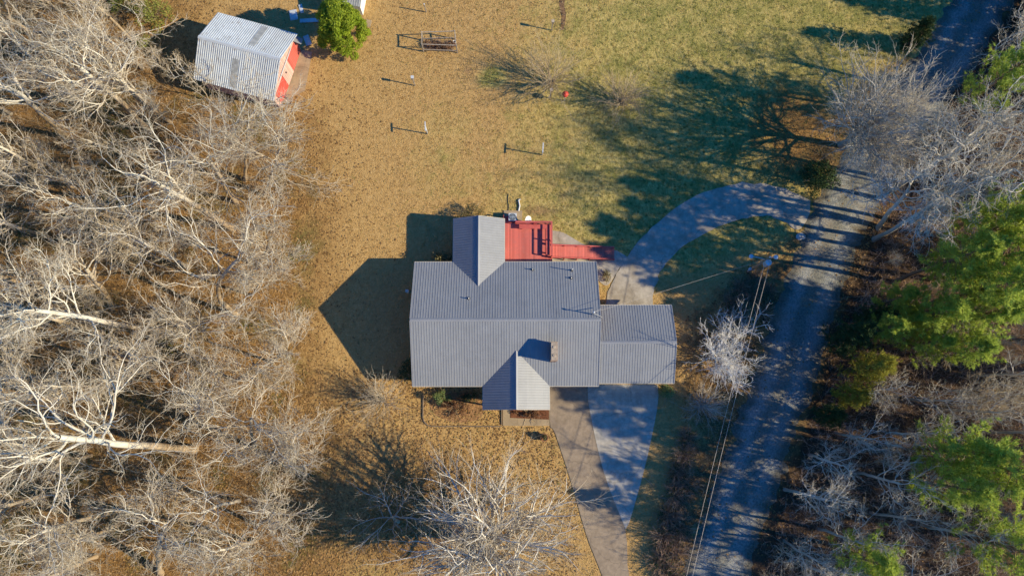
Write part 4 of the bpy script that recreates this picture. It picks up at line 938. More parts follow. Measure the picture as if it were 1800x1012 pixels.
def fallen_branch(px, py, rz, L, label, seed):
    rng = np.random.default_rng(seed); p = at_ground(px, py); st = np.zeros((1, 3)); st[0, 2] = .05; P = grow(st, np.array([[1.0, 0, .04]]), [L], 9, .1, -.005, rng); Rr = taper([.035], 9, .4)
    s, d, r, t = sprout(P, Rr, 7, .2, 1, .4, .9, rng); d[:, 2] = np.abs(d[:, 2]) * .6; P2 = grow(s, d, rng.uniform(.3, .8, len(s)), 5, .15, 0, rng); V, Fs = join([tubes(P, Rr, 5), tubes(P2, taper(np.full(len(s), .014), 5, .5), 3)])
    o = link('fallen_branch', np_mesh('fallen_branch', V, Fs), M['brush'], None, (p.x, p.y, .0), rz); tag(o, label, 'branch')
fallen_branch(1128, 838, R_(-22), 2.0, 'dark fallen branch on the strip of grass right of the lower driveway', 3)

# ---------------------------------------------------------------- utility pole and cables
def build_pole():
    p = at_ground(1314, 478); h = 6.9; t = at(1353, 452, h); lean = t - p; root = empty('utility_pole', (p.x, p.y, 0), 0, 'weathered wooden utility pole with transformer and two lamps between drive and road', 'utility pole')
    P = lambda z, dx=0, dy=0: Vector((lean.x * z / h + dx, lean.y * z / h + dy, z))
    b = MB(); b.cyl(P(-.3), P(h), .16, .11, 12); b.build('pole', M['pole'], root, True)
    b = MB(); c = P(h - .95, .05, -.34); b.lathe(c, [(0, -.42), (.24, -.42), (.25, -.38), (.25, .36), (.27, .37), (.27, .41), (.2, .46), (0, .48)], 18); tr = b.build('transformer', M['bluegrey'], root, True)
    for s in (-1, 1):
        k = MB(); k.lathe(c + Vector((s * .1, 0, .44)), [(.045, 0), (.05, .05), (.03, .08), (.045, .12), (.02, .18), (0, .19)], 10); k.build('bushing', M['pvc'], tr)
    k = MB(); k.bar(P(h - .9), P(h - .9, .05, -.2), .12, .2); k.build('bracket', M['steel'], tr)
    for (dx, dy, ln, z, lab) in ((-1, .18, 1.35, h - 1.1, None), (1, .05, .55, h - .35, None)):
        d = Vector((dx, dy, 0)).normalized(); a = P(z); e = a + d * ln + Vector((0, 0, .32))
        b = MB(); b.tube([a, a + d * ln * .35 + Vector((0, 0, .28)), e], .03, 8); lm = b.build('lamp_arm', M['steel'], root, True)
        k = MB(); k.lathe(e, [(.0, .14), (.13, .13), (.15, .0), (.20, -.06), (.19, -.1), (.1, -.09)], 16); k.build('lamp_head', M['bluegrey'], lm, True)
        k = MB(); k.lathe(e, [(.17, -.10), (.15, -.2), (.06, -.27), (0, -.28)], 14); k.build('lamp_globe', M['white'], lm, True)
    b = MB(); b.lathe(P(h), [(.03, 0), (.06, .05), (.035, .1), (.055, .15), (.02, .22), (0, .23)], 10); b.build('insulator', M['pvc'], root)
    b = MB(); b.box(-.30, -.14, -.12, .12, 1.2, 1.7); b.build('meter_box', M['bluegrey'], root, bevel=.02)
    for z in (.6, 1.9): b = MB(); b.lathe(P(z), [(.165, -.03), (.175, 0), (.165, .03)], 12); b.build('band', M['steel'], root)
    return Vector((p.x, p.y, 0)) + P(h)
ptop = build_pole()
def cable(a, b_, sag, r, label, cat='power line', name='power_line', group=None):
    pts = []
    for i in range(41):
        t = i / 40; q = a.lerp(b_, t); q.z -= sag * 4 * t * (1 - t); pts.append(q - a)
    m = MB(); m.tube(pts, r, 6); o = m.build(name, M['wire'], None, True); o.location = a; tag(o, label, cat, group)
far = at(1196, 1090, 6.9)
cable(ptop + Vector((.10, -.05, .1)), far + Vector((.12, 0, .1)), .45, .013, 'upper of the two bare power lines running from the utility pole down along the road', group='power lines along the road')
cable(ptop + Vector((-.14, -.15, -.75)), far + Vector((-.16, 0, -.65)), .5, .013, 'lower, left-hand bare power line running from the utility pole down along the road', group='power lines along the road')
cable(ptop + Vector((-.1, 0, -1.0)), build_house.mast, .35, .008, 'single service cable slanting from the utility pole to the mast on the house roof', 'cable', 'service_cable')

# ---------------------------------------------------------------- trees
def trunk_path(rng, dx, dy, h, n=9, mid=None, wob=.12):
    t = np.linspace(0, 1, n)[:, None]; P = np.array([[0, 0, -.3]]) * (1 - t) + np.array([[dx, dy, h]]) * t
    if mid is not None: P += np.array([[mid[0], mid[1], 0]]) * (4 * t * (1 - t))
    w = np.cumsum(rng.normal(0, wob, (n, 3)), axis=0) * .5; w[:, 2] = 0; w -= w[:1]; w -= t * w[-1:]
    return P + w

def hero(seed, base, fork, zf, rad, label, r0=.3, n1=9, ang=(.55, 1.15), mt='bark', mc='twig', mid=None, group='pale bare trees of the left wood', n2=7, n3=6, n4=5, name='bare_tree', up=.08, wander=.24, t1=(.62, 1.0), cat='tree', rt=.012, rl=.35, r1=.5):
    rng = np.random.default_rng(seed); a = at(*base); f = at(fork[0], fork[1], zf); d = f - a
    m = None
    if mid: q = at(mid[0], mid[1], zf * .5) - a; m = ((q.x - d.x * .5), (q.y - d.y * .5))
    tr, cr = bare_parts(rng, trunk_path(rng, d.x, d.y, zf, 10, m), r0 * .88, n1, rad * 1.05, ang, t1, n2, n3, n4, up, wander=wander, rt=rt, rand_len=rl, r1=r1)
    return tree_obj(name, (a.x, a.y, 0), tr, cr, mt, mc, label, cat, group)

LEFT = [
    # base, fork pixel, fork height, crown radius, trunk radius, label, mid
    ((263, 230), (140, 118), 12.5, 6.0, .33, 'tall pale bare tree with straight trunk pointing to upper left corner, left of the barn', None),
    ((280, 222), (190, 110), 11, 5.0, .25, 'pale bare tree just right of the straight-trunked one left of the barn', None),
    ((115, 240), (28, 160), 12, 5.5, .30, 'pale bare tree leaning to the left edge, level with the barn front', None),
    ((415, 357), (370, 283), 9.0, 6.6, .27, 'broad pale bare tree with crooked white limbs just below the barn', None),
    ((410, 402), (280, 325), 12.5, 5.6, .33, 'long-trunked bare tree whose trunk starts below the barn tree and points up left', None),
    ((197, 541), (150, 470), 9.5, 6.2, .33, 'pale bare tree with fan of white limbs, halfway down near the left edge', None),
    ((417, 554), (417, 457), 9.5, 5.2, .27, 'bare tree with strongly curved trunk nearest the shadow of the house', (382, 512)),
    ((340, 631), (347, 572), 9.0, 4.8, .21, 'pale bare tree with crooked upright trunk left of the house shadow point', (334, 600)),
    ((273, 670), (228, 618), 9.5, 4.4, .22, 'slim pale bare tree left of and below the crooked upright one', None),
    ((300, 585), (60, 545), 17.5, 4.8, .30, 'very tall bare tree seen along its length, pointing straight to the left edge', None),
    ((180, 584), (20, 535), 13, 4.6, .27, 'bare tree at the left edge under the very long trunk', None),
    ((66, 672), (2, 604), 10, 5.0, .34, 'thick white-limbed bare tree cut by the left edge below the middle', None),
    ((342, 790), (103, 768), 17.5, 6.6, .40, 'thickest tan-trunked tree, pointing to the left edge with huge white limbs', None),
    ((282, 1010), (287, 932), 9.0, 6.8, .31, 'wide-spreading bare tree at the bottom edge of the left wood', (276, 975)),
    ((387, 761), (358, 695), 9.5, 4.8, .24, 'bare tree with bent trunk above the wide-spreading one', (350, 735)),
    ((443, 788), (440, 735), 8.5, 5.6, .22, 'bare tree reaching farthest right toward the bare yard shrub', None),
    ((217, 894), (67, 937), 12, 4.8, .26, 'bare tree pointing down left at the left edge near the bottom', None),
    ((207, 920), (130, 948), 9, 4.0, .20, 'small bare tree leaning down left beside a longer trunk near the bottom', None),
    ((170, 977), (70, 1020), 9, 4.6, .22, 'bare tree in the bottom left corner pointing off the bottom edge', None),
    ((462, 345), (492, 262), 8.5, 5.0, .20, 'slim pale bare tree spreading over the lawn at the lower front corner of the barn', None),
    ((452, 470), (478, 415), 8.0, 4.2, .17, 'slim pale bare tree at the wood edge above the curved trunk', None),
    ((478, 640), (505, 612), 7.5, 3.6, .15, 'slim pale bare tree at the wood edge touching the house shadow', None),
    ((470, 800), (505, 772), 8.0, 4.3, .19, 'slim pale bare tree at the wood edge nearest the branchy shadow on the lawn', None),
    ((450, 925), (488, 902), 8.0, 4.3, .18, 'slim pale bare tree at the wood edge near the bottom of the view', None),
    ((430, 318), (435, 238), 8.5, 5.4, .20, 'pale bare tree with white limbs against the front of the barn roof', None),
    ((440, 520), (470, 480), 7.5, 3.8, .16, 'small pale bare tree at the wood edge above the point of the house shadow', None),
    ((410, 670), (452, 640), 7.5, 4.8, .20, 'bare tree with long pale branch reaching right to the house shadow', None),
]
for i, (bs, fk, zf, rad, r0, lab, mid) in enumerate(LEFT):
    hero(100 + i, bs, fk, zf, rad, lab, r0, mid=mid)

# reusable forest trees
def proto(seed, h, fork, rad, r0, n1, ang, n2=7, n3=6, n4=5, up=.12, lean=.6, rt=.014, wander=.15, t1=(.45, 1.0)):
    rng = np.random.default_rng(seed); tr, cr = bare_parts(rng, trunk_path(rng, rng.normal(0, lean), rng.normal(0, lean), fork, 10), r0, n1, rad, ang, t1, n2, n3, n4, up, wander=wander, rt=rt)
    return np_mesh('trunk', *tr, True), np_mesh('crown', *cr)
FOREST = [proto(300 + i, 17, 12.0, 4.8, .20, 9, (.45, .95), 6, 5, 4) for i in range(4)]
SAPL = [proto(330 + i, 9, 7.0, 2.4, .07, 10, (.4, .9), 6, 5, 3, .12, .8, .011, .14, (.3, 1.0)) for i in range(4)]

def copy_tree(name, loc, pr, mt, mc, label, cat, group, rz, sc):
    return tree_obj(name, loc, pr[0], pr[1], mt, mc, label, cat, group, rz, sc)

def mats(pr, mt, mc):
    if not pr[0].materials: pr[0].materials.append(M[mt]); pr[1].materials.append(M[mc])
for k, pr in enumerate(FOREST): mats(pr, 'bark' if k < 3 else 'bark_grey', 'twig' if k < 3 else 'twig_tan')
for k, pr in enumerate(SAPL): mats(pr, 'bark_grey', 'twig_tan')
GREY = [(a.copy(), b.copy()) for a, b in FOREST[:3]]
for a, b in GREY: a.materials.clear(); b.materials.clear(); a.materials.append(M['bark_grey']); b.materials.append(M['twig_grey'])

rng = np.random.default_rng(11)
FILL_L = [(150, 60), (235, 75), (90, 110), (250, 120), (60, 60), (140, 180), (300, 215), (60, 330), (130, 330), (245, 400), (90, 420), (330, 470), (40, 500), (120, 700), (190, 680), (420, 880), (110, 860), (450, 950), (160, 800), (20, 200), (-60, 300), (-80, 600), (-70, 900), (60, 1080), (300, 1100), (-40, 80), (200, -60), (60, -80)]
for i, (x, y) in enumerate(FILL_L):
    p = at(x, y); copy_tree('bare_tree', (p.x, p.y, 0), FOREST[i % 4], 'bark', 'twig', 'slender bare woodland tree with thin pale branches among the bigger trees of the left wood', 'tree', 'slender bare trees filling the left wood', rng.uniform(0, 6.28), rng.uniform(.75, 1.05))
n = 0
while n < 70:
    x, y = rng.uniform(-60, 520), rng.uniform(-40, 1060); p = at(x, y)
    if sdf(WOODS_L, np.array([[p.x, p.y]]))[0] < 1.0: continue
    copy_tree('sapling', (p.x, p.y, 0), SAPL[n % 4], 'bark_grey', 'twig_tan', 'thin bare sapling in the undergrowth of the left wood', 'sapling', 'thin saplings under the left wood', rng.uniform(0, 6.28), rng.uniform(.6, 1.15)); n += 1

# front yard trees
hero(401, (866, 972), (868, 962), 4.6, 7.2, 'big pale bare tree with branches fanning out all round, on the front lawn', .44, 22, (.25, 1.3), 'bark_pale', 'twig', None, 'bare trees on the front lawn', 10, 7, 4, up=.05, wander=.11, t1=(.4, 1.0), rt=.0095, rl=.15, r1=.70)
hero(402, (700, 915), (688, 905), 3.2, 3.6, 'darker thin bare tree on the front lawn left of the big fanned one', .20, 9, (.4, 1.35), 'bark_grey', 'twig_tan', None, 'bare trees on the front lawn', 5, 5, 3, up=.03, wander=.14, t1=(.4, 1.0))
twig_bush('bare_shrub', 672, 702, 1.6, 3.1, 46, 'bark_pale', 'twig', 'small pale bare shrub on the lawn left of the front bed', seed=1)
twig_bush('bare_shrub', 969, 148, 2.6, 4.2, 50, 'twig_tan', 'twig_tan', 'many-stemmed bare tan bush on the open lawn above the red feeder', seed=2, r0=.035, per=5, per2=4)
twig_bush('bare_shrub', 1092, 182, 2.3, 3.5, 46, 'twig_tan', 'twig_tan', 'many-stemmed thin bare bush in the shaded lawn right of the red feeder', seed=3, r0=.035, per=5, per2=4)

# right side: bare trees
hero(540, (1478, 255), (1530, 218), 5.6, 5.9, 'big round bare tree with a dense grey crown beside the top of the road', .36, 34, (.15, 1.2), 'bark_grey', 'twig_grey', None, 'dense bare trees by the road', 8, 6, 4, up=.05, wander=.13, t1=(.45, 1.0), rt=.0125, rl=.16)
RIGHT = [
    ((1545, 400), (1598, 330), 8, 5.0, .26, 'white-limbed bare tree just right of the driveway mouth', None),
    ((1545, 350), (1692, 258), 13.0, 5.2, .24, 'bare tree with grey crown behind the white-limbed one right of the road', None),
    ((1538, 420), (1668, 342), 12.5, 4.8, .24, 'bare tree at the edge of the brown clearing right of the road', None),
    ((1580, 318), (1770, 205), 15.0, 4.4, .22, 'tall grey bare tree behind the round one, near the upper right pine', None),
    ((1600, 392), (1770, 300), 15.0, 4.4, .22, 'tall grey bare tree at the right edge above the tall pines', None),
    ((1690, 172), (1800, 82), 9.5, 3.8, .22, 'reddish bare tree in the upper right corner beyond the road', None),
]
for i, (bs, fk, zf, rad, r0, lab, mid) in enumerate(RIGHT):
    hero(500 + i, bs, fk, zf, rad, lab, r0, mt='bark_pale' if i == 0 else 'bark_grey', mc='twig_frost' if i == 0 else 'twig_grey', group='bare trees right of the road', n1=9)
hero(520, (1262, 634), (1270, 624), 1.4, 3.7, 'silvery bare crepe-like tree with thick knobbly twigs between garage and road', .19, 18, (.3, 1.3), 'bark_frost', 'twig_frost', None, 'silvery bare trees beside the garage', 7, 6, 4, up=.08, wander=.2, t1=(.2, 1.0), rt=.013)
twig_bush('bare_shrub', 1232, 712, 1.6, 2.6, 44, 'bark_frost', 'twig_grey', 'rounded grey bare shrub below the silvery tree beside the drive', seed=7, r0=.035, per=6, per2=5)
twig_bush('bare_shrub', 1292, 580, .8, 2.0, 18, 'bark_grey', 'twig_tan', 'tan bare shrub just above the silvery tree', seed=8, r0=.03, per=6, per2=5)

LOWB = [(1380, 860, 1.0), (1425, 800, .9), (1440, 930, .95), (1470, 760, .85), (1560, 760, .9), (1500, 830, 1.0), (1600, 830, 1.0), (1590, 700, .8), (1660, 720, .9), (1700, 660, .9), (1530, 900, .9), (1620, 920, 1.0), (1410, 990, .9), (1480, 1000, 1.0), (1700, 930, 1.0), (1740, 760, 1.0), (1380, 950, .8), (1560, 1000, 1.0), (1660, 1010, 1.0), (1500, 690, .75), (1780, 640, 1.0), (1620, 600, .8), (1720, 560, .9)]
for i, (x, y, s) in enumerate(LOWB):
    p = at(x, y); copy_tree('bare_tree', (p.x, p.y, 0), GREY[i % 3], 'bark_grey', 'twig_grey', 'grey bare tree in the shaded lower part of the right wood', 'tree', 'grey bare trees of the right wood', rng.uniform(0, 6.28), s * .72)
n = 0
while n < 55:
    x, y = rng.uniform(1330, 1900), rng.uniform(180, 1080); p = at(x, y)
    if sdf(WOODS_R, np.array([[p.x, p.y]]))[0] < 1.5: continue
    copy_tree('sapling', (p.x, p.y, 0), SAPL[n % 4], 'bark_grey', 'twig_tan', 'thin bare sapling in the undergrowth of the right wood', 'sapling', 'thin saplings under the right wood', rng.uniform(0, 6.28), rng.uniform(.45, .95)); n += 1

# pines
def pine_mesh(seed, h, rad, low=.36, nb=66, tuf=12, need=16, nl=.40):
    rng = np.random.default_rng(seed); P0 = trunk_path(rng, rng.normal(0, .4), rng.normal(0, .4), h, 10)[None]; R0 = taper([.16 + h * .006], 10, .15)
    s, d, r, t = sprout(P0, R0, nb, low, .985, 1.0, 1.5, rng, tip=False); u = (t - low) / (1 - low)
    L = rad * (np.sin(np.clip(.18 + u * .9, 0, 1) * 3.0) ** .8 * .75 + .25 * (1 - u)) * rng.uniform(.45, 1.5, len(s)); d[:, 2] += .15 + .5 * u; P1 = grow(s, d, np.maximum(L, .5), 6, .12, .07, rng); R1 = taper(np.maximum(r * .3, .02), 6, .4)
    tr = join([tubes(P0, R0, 9), tubes(P1, R1, 4)])
    q, dd, r, t = sprout(P1, R1, tuf, .35, 1, .3, 1.2, rng); q = q + dd * rng.uniform(0, .45, (len(q), 1))
    m = len(q); dirs = rng.normal(0, 1, (m, need, 3)) * .75 + dd[:, None, :] * .7; dirs[..., 2] += .35; dirs /= np.linalg.norm(dirs, axis=2, keepdims=True)
    side = np.cross(dirs, rng.normal(0, 1, dirs.shape)); side /= np.linalg.norm(side, axis=2, keepdims=True) + 1e-9
    ln = nl * rng.uniform(.6, 1.2, (m, need, 1)); c = q[:, None, :] + rng.normal(0, .05, dirs.shape)
    V = np.stack([c - side * .028, c + side * .028, c + dirs * ln], 2).reshape(-1, 3)
    return np_mesh('trunk', *tr, True), np_mesh('crown', V, [np.arange(len(V)).reshape(-1, 3)])
PINE = [pine_mesh(600, 17, 3.2), pine_mesh(601, 15, 2.9), pine_mesh(602, 19, 3.4, .45, 90)]
for pr in PINE: mats(pr, 'bark_pine', 'pine')
CED = [pine_mesh(610, 9, 2.1, .08, 130, 8, 14, .26), pine_mesh(611, 7, 1.8, .05, 120, 8, 14, .24)]
for pr in CED: mats(pr, 'bark_pine', 'pine_y')
CEDG = [(a.copy(), b.copy()) for a, b in CED]
for a, b in CEDG: b.materials.clear(); b.materials.append(M['darkgreen'])

def pine(pr, px, py, z, sc, label, group='pines of the right wood', rz=None, name='pine_tree', cat='pine tree'):
    """px, py: where the crown middle (height z) sits"""
    p = at(px, py, z); p.z = 0
    return copy_tree(name, p, pr, 'bark_pine', 'pine', label, cat, group, rng.uniform(0, 6.28) if rz is None else rz, sc)
PINES = [
    (0, 1748, 150, 9, .85, 'bright green pine at the right edge beside the big round bare tree'),
    (2, 1740, 505, 12, .92, 'tall bright green pine, the largest of the row right of the road'),
    (1, 1665, 545, 10, .85, 'green pine in front of the largest one of the row'),
    (0, 1790, 440, 13, 1.05, 'tall green pine at the right edge, above the largest one of the row'),
    (1, 1620, 560, 8, .62, 'green pine at the left end of the row near the yellowish cedar'),
    (2, 1700, 450, 12, .85, 'green pine on the brown clearing side of the row'),
    (0, 1800, 350, 13, 1.0, 'green pine cut by the right edge below the grey bare crowns'),
    (1, 1720, 800, 12, 1.0, 'green pine alone among grey bare trees at the lower right'),
    (0, 1680, 860, 11, .9, 'green pine lower left of the lone one at the lower right'),
    (2, 1790, 830, 13, 1.0, 'green pine at the right edge near the bottom'),
    (1, 1545, 990, 10, .85, 'bright green pine cut by the bottom edge of the right wood'),
    (0, 1790, 960, 12, 1.0, 'green pine in the lower right corner'),
    (1, 1600, 520, 8, .6, 'green pine nearest the brown clearing, upper left of the row'),
    (0, 1760, 400, 12, .95, 'green pine between the largest of the row and the right edge'),
    (2, 1700, 610, 9, .65, 'green pine lowest in the row, beside a grey bare crown'),
    (0, 1640, 600, 8, .62, 'green pine just above the yellowish cedar'),
    (1, 1775, 540, 12, .9, 'green pine at the right end of the row'),
    (2, 1560, 575, 7, .52, 'dark green pine between the road bank and the row of pines'),
]
for k, x, y, z, s, lab in PINES: pine(PINE[k], x, y, z, s, lab)
# pines and bare trees that stand just past the right edge; their shade falls on the road
SHADE = [(49, -12, 1), (53, -4, 1), (48, -20, 1), (54, 3, .8), (60, 10, .8), (58, 18, .7), (54, 24, .7), (62, 0, 1), (60, -12, 1), (47, -27, 1), (58, -22, 1), (56, -9, 1), (51, -17, 1), (44, -24, .9), (52, 6, .8), (56, 12, .8)]
for i, (x, y, k) in enumerate(SHADE):
    copy_tree('pine_tree', (x, y, 0), PINE[i % 3], 'bark_pine', 'pine', 'tall pine standing past the right edge of the view', 'pine tree', 'pines past the right edge', rng.uniform(0, 6.28), k * rng.uniform(.95, 1.1))

for i, (x, y) in enumerate([(51.5, 29.5), (52.6, 31.5), (51.8, 33.5), (53, 35.5), (52, 37.5), (53.4, 39), (52.2, 41), (53.2, 43), (51.5, 45), (50.5, 47), (54.8, 33), (55, 37), (55.2, 41), (54.5, 45), (49, 49)]):
    copy_tree('cedar_tree', (x, y, 0), CEDG[i % 2], 'bark_pine', 'darkgreen', 'dark cedar standing past the upper right corner of the view', 'cedar', 'cedars past the upper right corner', rng.uniform(0, 6.28), rng.uniform(.9, 1.25))
for i, (x, y) in enumerate([(46, 27), (49, 24), (52, 27), (57, 30), (58, 36), (57, 42), (59, 47), (48, 19), (55, 21)]):
    copy_tree('bare_tree', (x, y, 0), GREY[i % 3], 'bark_grey', 'twig_grey', 'tall grey bare tree standing past the right edge of the view', 'tree', 'bare trees past the right edge', rng.uniform(0, 6.28), rng.uniform(.85, 1.1))
pine(CED[0], 1545, 650, 5, .95, 'yellow-green bushy cedar beside the road bank', 'cedars by the road', name='cedar_tree', cat='cedar')
pine(CED[1], 1500, 690, 3.5, .8, 'smaller yellow-green cedar on the road bank', 'cedars by the road', name='cedar_tree', cat='cedar')
pine(CEDG[0], 1500, 600, 4.5, .95, 'dark green cedar on the bank right of the road', 'cedars by the road', name='cedar_tree', cat='cedar')
pine(CEDG[1], 1545, 555, 4, .9, 'dark green cedar above the other one on the bank', 'cedars by the road', name='cedar_tree', cat='cedar')
pine(CEDG[1], 1465, 735, 3, .7, 'small dark cedar lowest on the bank', 'cedars by the road', name='cedar_tree', cat='cedar')
pine(CEDG[1], 1618, 62, 3, .75, 'small dark cedar left of the road near the top edge', 'cedars by the road', name='cedar_tree', cat='cedar')

# the evergreen by the barn
def evergreen():
    r = np.random.default_rng(700); p = at(597, 46, 3.0); p.z = 0; root = empty('evergreen_tree', p, 0, 'dense bright yellow-green evergreen tree beside the barn', 'tree')
    P = trunk_path(r, .1, .1, 5.5, 8)[None]; Rr = taper([.22], 8, .2); s, d, q, t = sprout(P, Rr, 24, .15, 1, .7, 1.2, r); P1 = grow(s, d, r.uniform(1.2, 2.1, len(s)) * (1.1 - .5 * t), 6, .12, .05, r)
    V, Fs = join([tubes(P, Rr, 8), tubes(P1, taper(np.full(len(s), .045), 6, .3), 4)]); link('trunk', np_mesh('trunk', V, Fs, True), M['bark_grey'], root)
    cl = []
    for i in range(150):
        u = r.uniform(0, 1) ** .9; z = .6 + 5.6 * u; rr = 2.3 * (1 - u ** 2.2) ** .6 * r.uniform(.72, 1.02); a = r.uniform(0, 6.283); sz = r.uniform(.28, .5)
        cl.append((rr * math.cos(a) * 1.0, rr * math.sin(a), z, sz, sz, sz * .75))
    for i in range(25): a = r.uniform(0, 6.28); rr = r.uniform(0, 1.2); cl.append((rr * math.cos(a), rr * math.sin(a), r.uniform(2, 5.6), .5, .5, .4))
    V, Fq = leaf_cloud(r, 42000, cl, .09); link('crown', np_mesh('crown', V, [Fq]), M['ever'], root)
evergreen()

# shrubs
bush('evergreen_shrub', 1446, 314, 1.7, 1.7, 3.0, 'darkgreen', 'rounded dark evergreen shrub between loop drive and road', 'shrub', 6500, .08, 38, .55, 1, zref=1.2)
bush('evergreen_shrub', 1172, 690, .7, .75, 1.7, 'shrub', 'green shrub at the lower right corner of the garage', 'shrub', 1500, .06, 14, .32, 2, zref=.9)
bush('rounded_shrub', 774, 697, .8, .6, 1.3, 'shrub', 'light green rounded shrub against the front wall in the left bed', 'shrub', 1600, .05, 13, .32, 3, zref=.6)
bush('dark_shrub', 718, 652, .75, 1.0, 2.0, 'darkgreen', 'dark green shrub against the lower left gable wall', 'shrub', 1700, .06, 16, .4, 4, zref=.9)
bush('low_shrub', 822, 697, .9, .45, .8, 'darkgreen', 'low dark green shrub left of the front porch roof', 'shrub', 1000, .05, 10, .3, 5, zref=.4)
bush('leafy_shrub', 776, 453, .85, .55, 2.2, 'olive', 'olive leafy shrub in the inner corner left of the rear wing', 'shrub', 750, .085, 13, .35, 6, zref=1.4)
bush('brown_shrub', 826, 374, 1.6, .7, 1.5, 'olive', 'brownish hedge-like shrub along the end of the rear wing', 'shrub', 1500, .055, 18, .35, 7, zref=.9)
bush('russet_shrub', 800, 716, 1.4, .75, .8, 'russet', 'russet withered shrub filling the left front bed', 'shrub', 1600, .06, 16, .3, 8, zref=.4)
bush('russet_shrub', 930, 727, 1.4, .3, .5, 'russet', 'row of russet withered plants in the bed before the porch', 'shrub', 1100, .05, 14, .2, 9, zref=.3)
bush('lime_bush', 262, 22, 2.0, 1.5, 2.6, 'lime', 'large lime green bush at the top edge left of the barn', 'bush', 2600, .08, 26, .6, 10, zref=1.3)
bush('lime_bush', 205, 5, 1.7, 1.3, 2.3, 'lime', 'lime green bush left of the larger one at the top edge', 'bush', 1800, .08, 20, .5, 11, zref=1.3)
bush('low_shrub', 1066, 487, .4, .55, .6, 'olive', 'low olive shrub in the grass strip right of the house wall', 'shrub', 500, .05, 8, .22, 12)
bush('lime_bush', 255, 78, 1.0, .8, 1.4, 'lime', 'small lime green bush in the undergrowth left of the barn', 'bush', 700, .07, 10, .4, 13)

# rough hedge of scrub between the lower drive and the road
hx = np.random.default_rng(14)
HEDGE = [(1205, 770, 1.0), (1200, 800, 1.1), (1192, 830, 1.1), (1205, 850, 1.2), (1185, 870, 1.2), (1175, 905, 1.3), (1195, 925, 1.2), (1165, 940, 1.3), (1185, 965, 1.3), (1160, 985, 1.3), (1180, 1010, 1.3), (1300, 505, .9), (1285, 530, 1.0), (1320, 520, 1.0), (1340, 545, .9), (1295, 555, 1.0), (1325, 490, .8), (1350, 510, .8)]
HM = []
for i in range(3):
    P = twig_ball(hx, 70, 1.0, 1.1, .012, .7, 6); Rr = taper(np.full(70, .02), 6, .4); s, d, r, t = sprout(P, Rr, 6, .25, 1, .3, .9, hx); P2 = grow(s, d, hx.uniform(.2, .6, len(s)), 4, .2, .02, hx)
    V1, F1 = tubes(P, Rr, 4); V2, F2 = tubes(P2, taper(np.full(len(s), .011), 4, .5), 3); V3, F3 = leaf_cloud(hx, 420, clump_set(hx, 9, .8, .8, .2, .8, .3), .05)
    HM.append((np_mesh('stems', V1, [F1]), np_mesh('twigs', V2, [F2]), np_mesh('foliage', V3, [F3])))
for i, (x, y, s) in enumerate(HEDGE):
    p = at(x, y); low = i < 11
    root = empty('scrub_bush', (p.x, p.y, 0), hx.uniform(0, 6.28), 'dark scrubby bush in the overgrown strip between the lower driveway and the road' if low else 'dark scrubby bush in the thicket below the utility pole', 'bush', 'scrub along the lower driveway' if low else 'scrub below the utility pole'); root.scale = (s, s, s)
    a, b, c = HM[i % 3]; link('stems', a, M['brush'], root); link('twigs', b, M['twig_red'], root); link('foliage', c, M['darkgreen'], root)

# ---------------------------------------------------------------- ground cover nobody could count
def scatter(n, poly_in, avoid, rng, pad=0.1, x=(-60, 62), y=(-32, 62)):
    P = np.column_stack([rng.uniform(*x, n), rng.uniform(*y, n)]); k = np.ones(len(P), bool)
    if poly_in is not None:
        f = np.zeros(len(P), bool)
        for q, lo in poly_in: f |= sdf(q, P) > lo
        k &= f
    P = P[k]; k = np.ones(len(P), bool)
    for q in avoid: k &= sdf(q, P) < -pad
    return P[k]
HOUSE_POLY = [(HX + a, HY + b) for a, b in ((-7.8, -5.1), (-1.7, -5.1), (-1.7, -7.3), (3.6, -7.3), (3.6, -5.1), (14.4, -5.0), (14.4, 1.3), (7.8, 1.3), (7.8, 5.1), (-.3, 5.1), (-.3, 9.3), (-4.5, 9.3), (-4.5, 5.1), (-7.8, 5.1))]
PAVED = [ROAD_POLY, LOOP, OLD, NEW, WALK, PAD, BARN_SLAB, HOUSE_POLY]
r = np.random.default_rng(21)
def blades(P, rng, h0, h1, w, per, spread):
    n = len(P) * per; c = np.repeat(P, per, axis=0) + rng.normal(0, spread, (n, 2)); z = gz(c) - .01; h = rng.uniform(h0, h1, n); a = rng.uniform(0, 6.283, n); ln = rng.normal(0, .6, (n, 2)) * h[:, None]
    ca = np.stack([np.cos(a), np.sin(a)], 1) * w
    V = np.stack([np.column_stack([c - ca, z]), np.column_stack([c + ca, z]), np.column_stack([c + ln, z + h])], 1).reshape(-1, 3)
    return V, np.arange(3 * n).reshape(-1, 3)
def flakes(P, rng, s0, s1, lift=.03):
    n = len(P); z = gz(P) + rng.uniform(.012, lift, n); a = rng.uniform(0, 6.283, n); s = rng.uniform(s0, s1, n); ca = np.stack([np.cos(a), np.sin(a)], 1) * s[:, None]; sa = np.stack([-np.sin(a), np.cos(a)], 1) * (s * .6)[:, None]; t = rng.normal(0, .35, (n, 2)) * s[:, None]
    V = np.stack([np.column_stack([P - ca, z + np.abs(t[:, 0])]), np.column_stack([P - sa, z]), np.column_stack([P + ca, z + np.abs(t[:, 1])]), np.column_stack([P + sa, z + .3 * s])], 1).reshape(-1, 3)
    return V, np.arange(4 * n).reshape(-1, 4)
P = scatter(60000, None, PAVED + [WOODS_L, WOODS_R], r, x=(-32, 40), y=(-22, 52))
lit = np.maximum(1 / (1 + np.exp(-(sdf(WOODS_L, P) + 5) / 1.6)), .8 * np.exp(-((P[:, 0] + 8) ** 2 / 120 + (P[:, 1] + 9) ** 2 / 60))); P = P[r.uniform(0, 1, len(P)) > lit * .9]
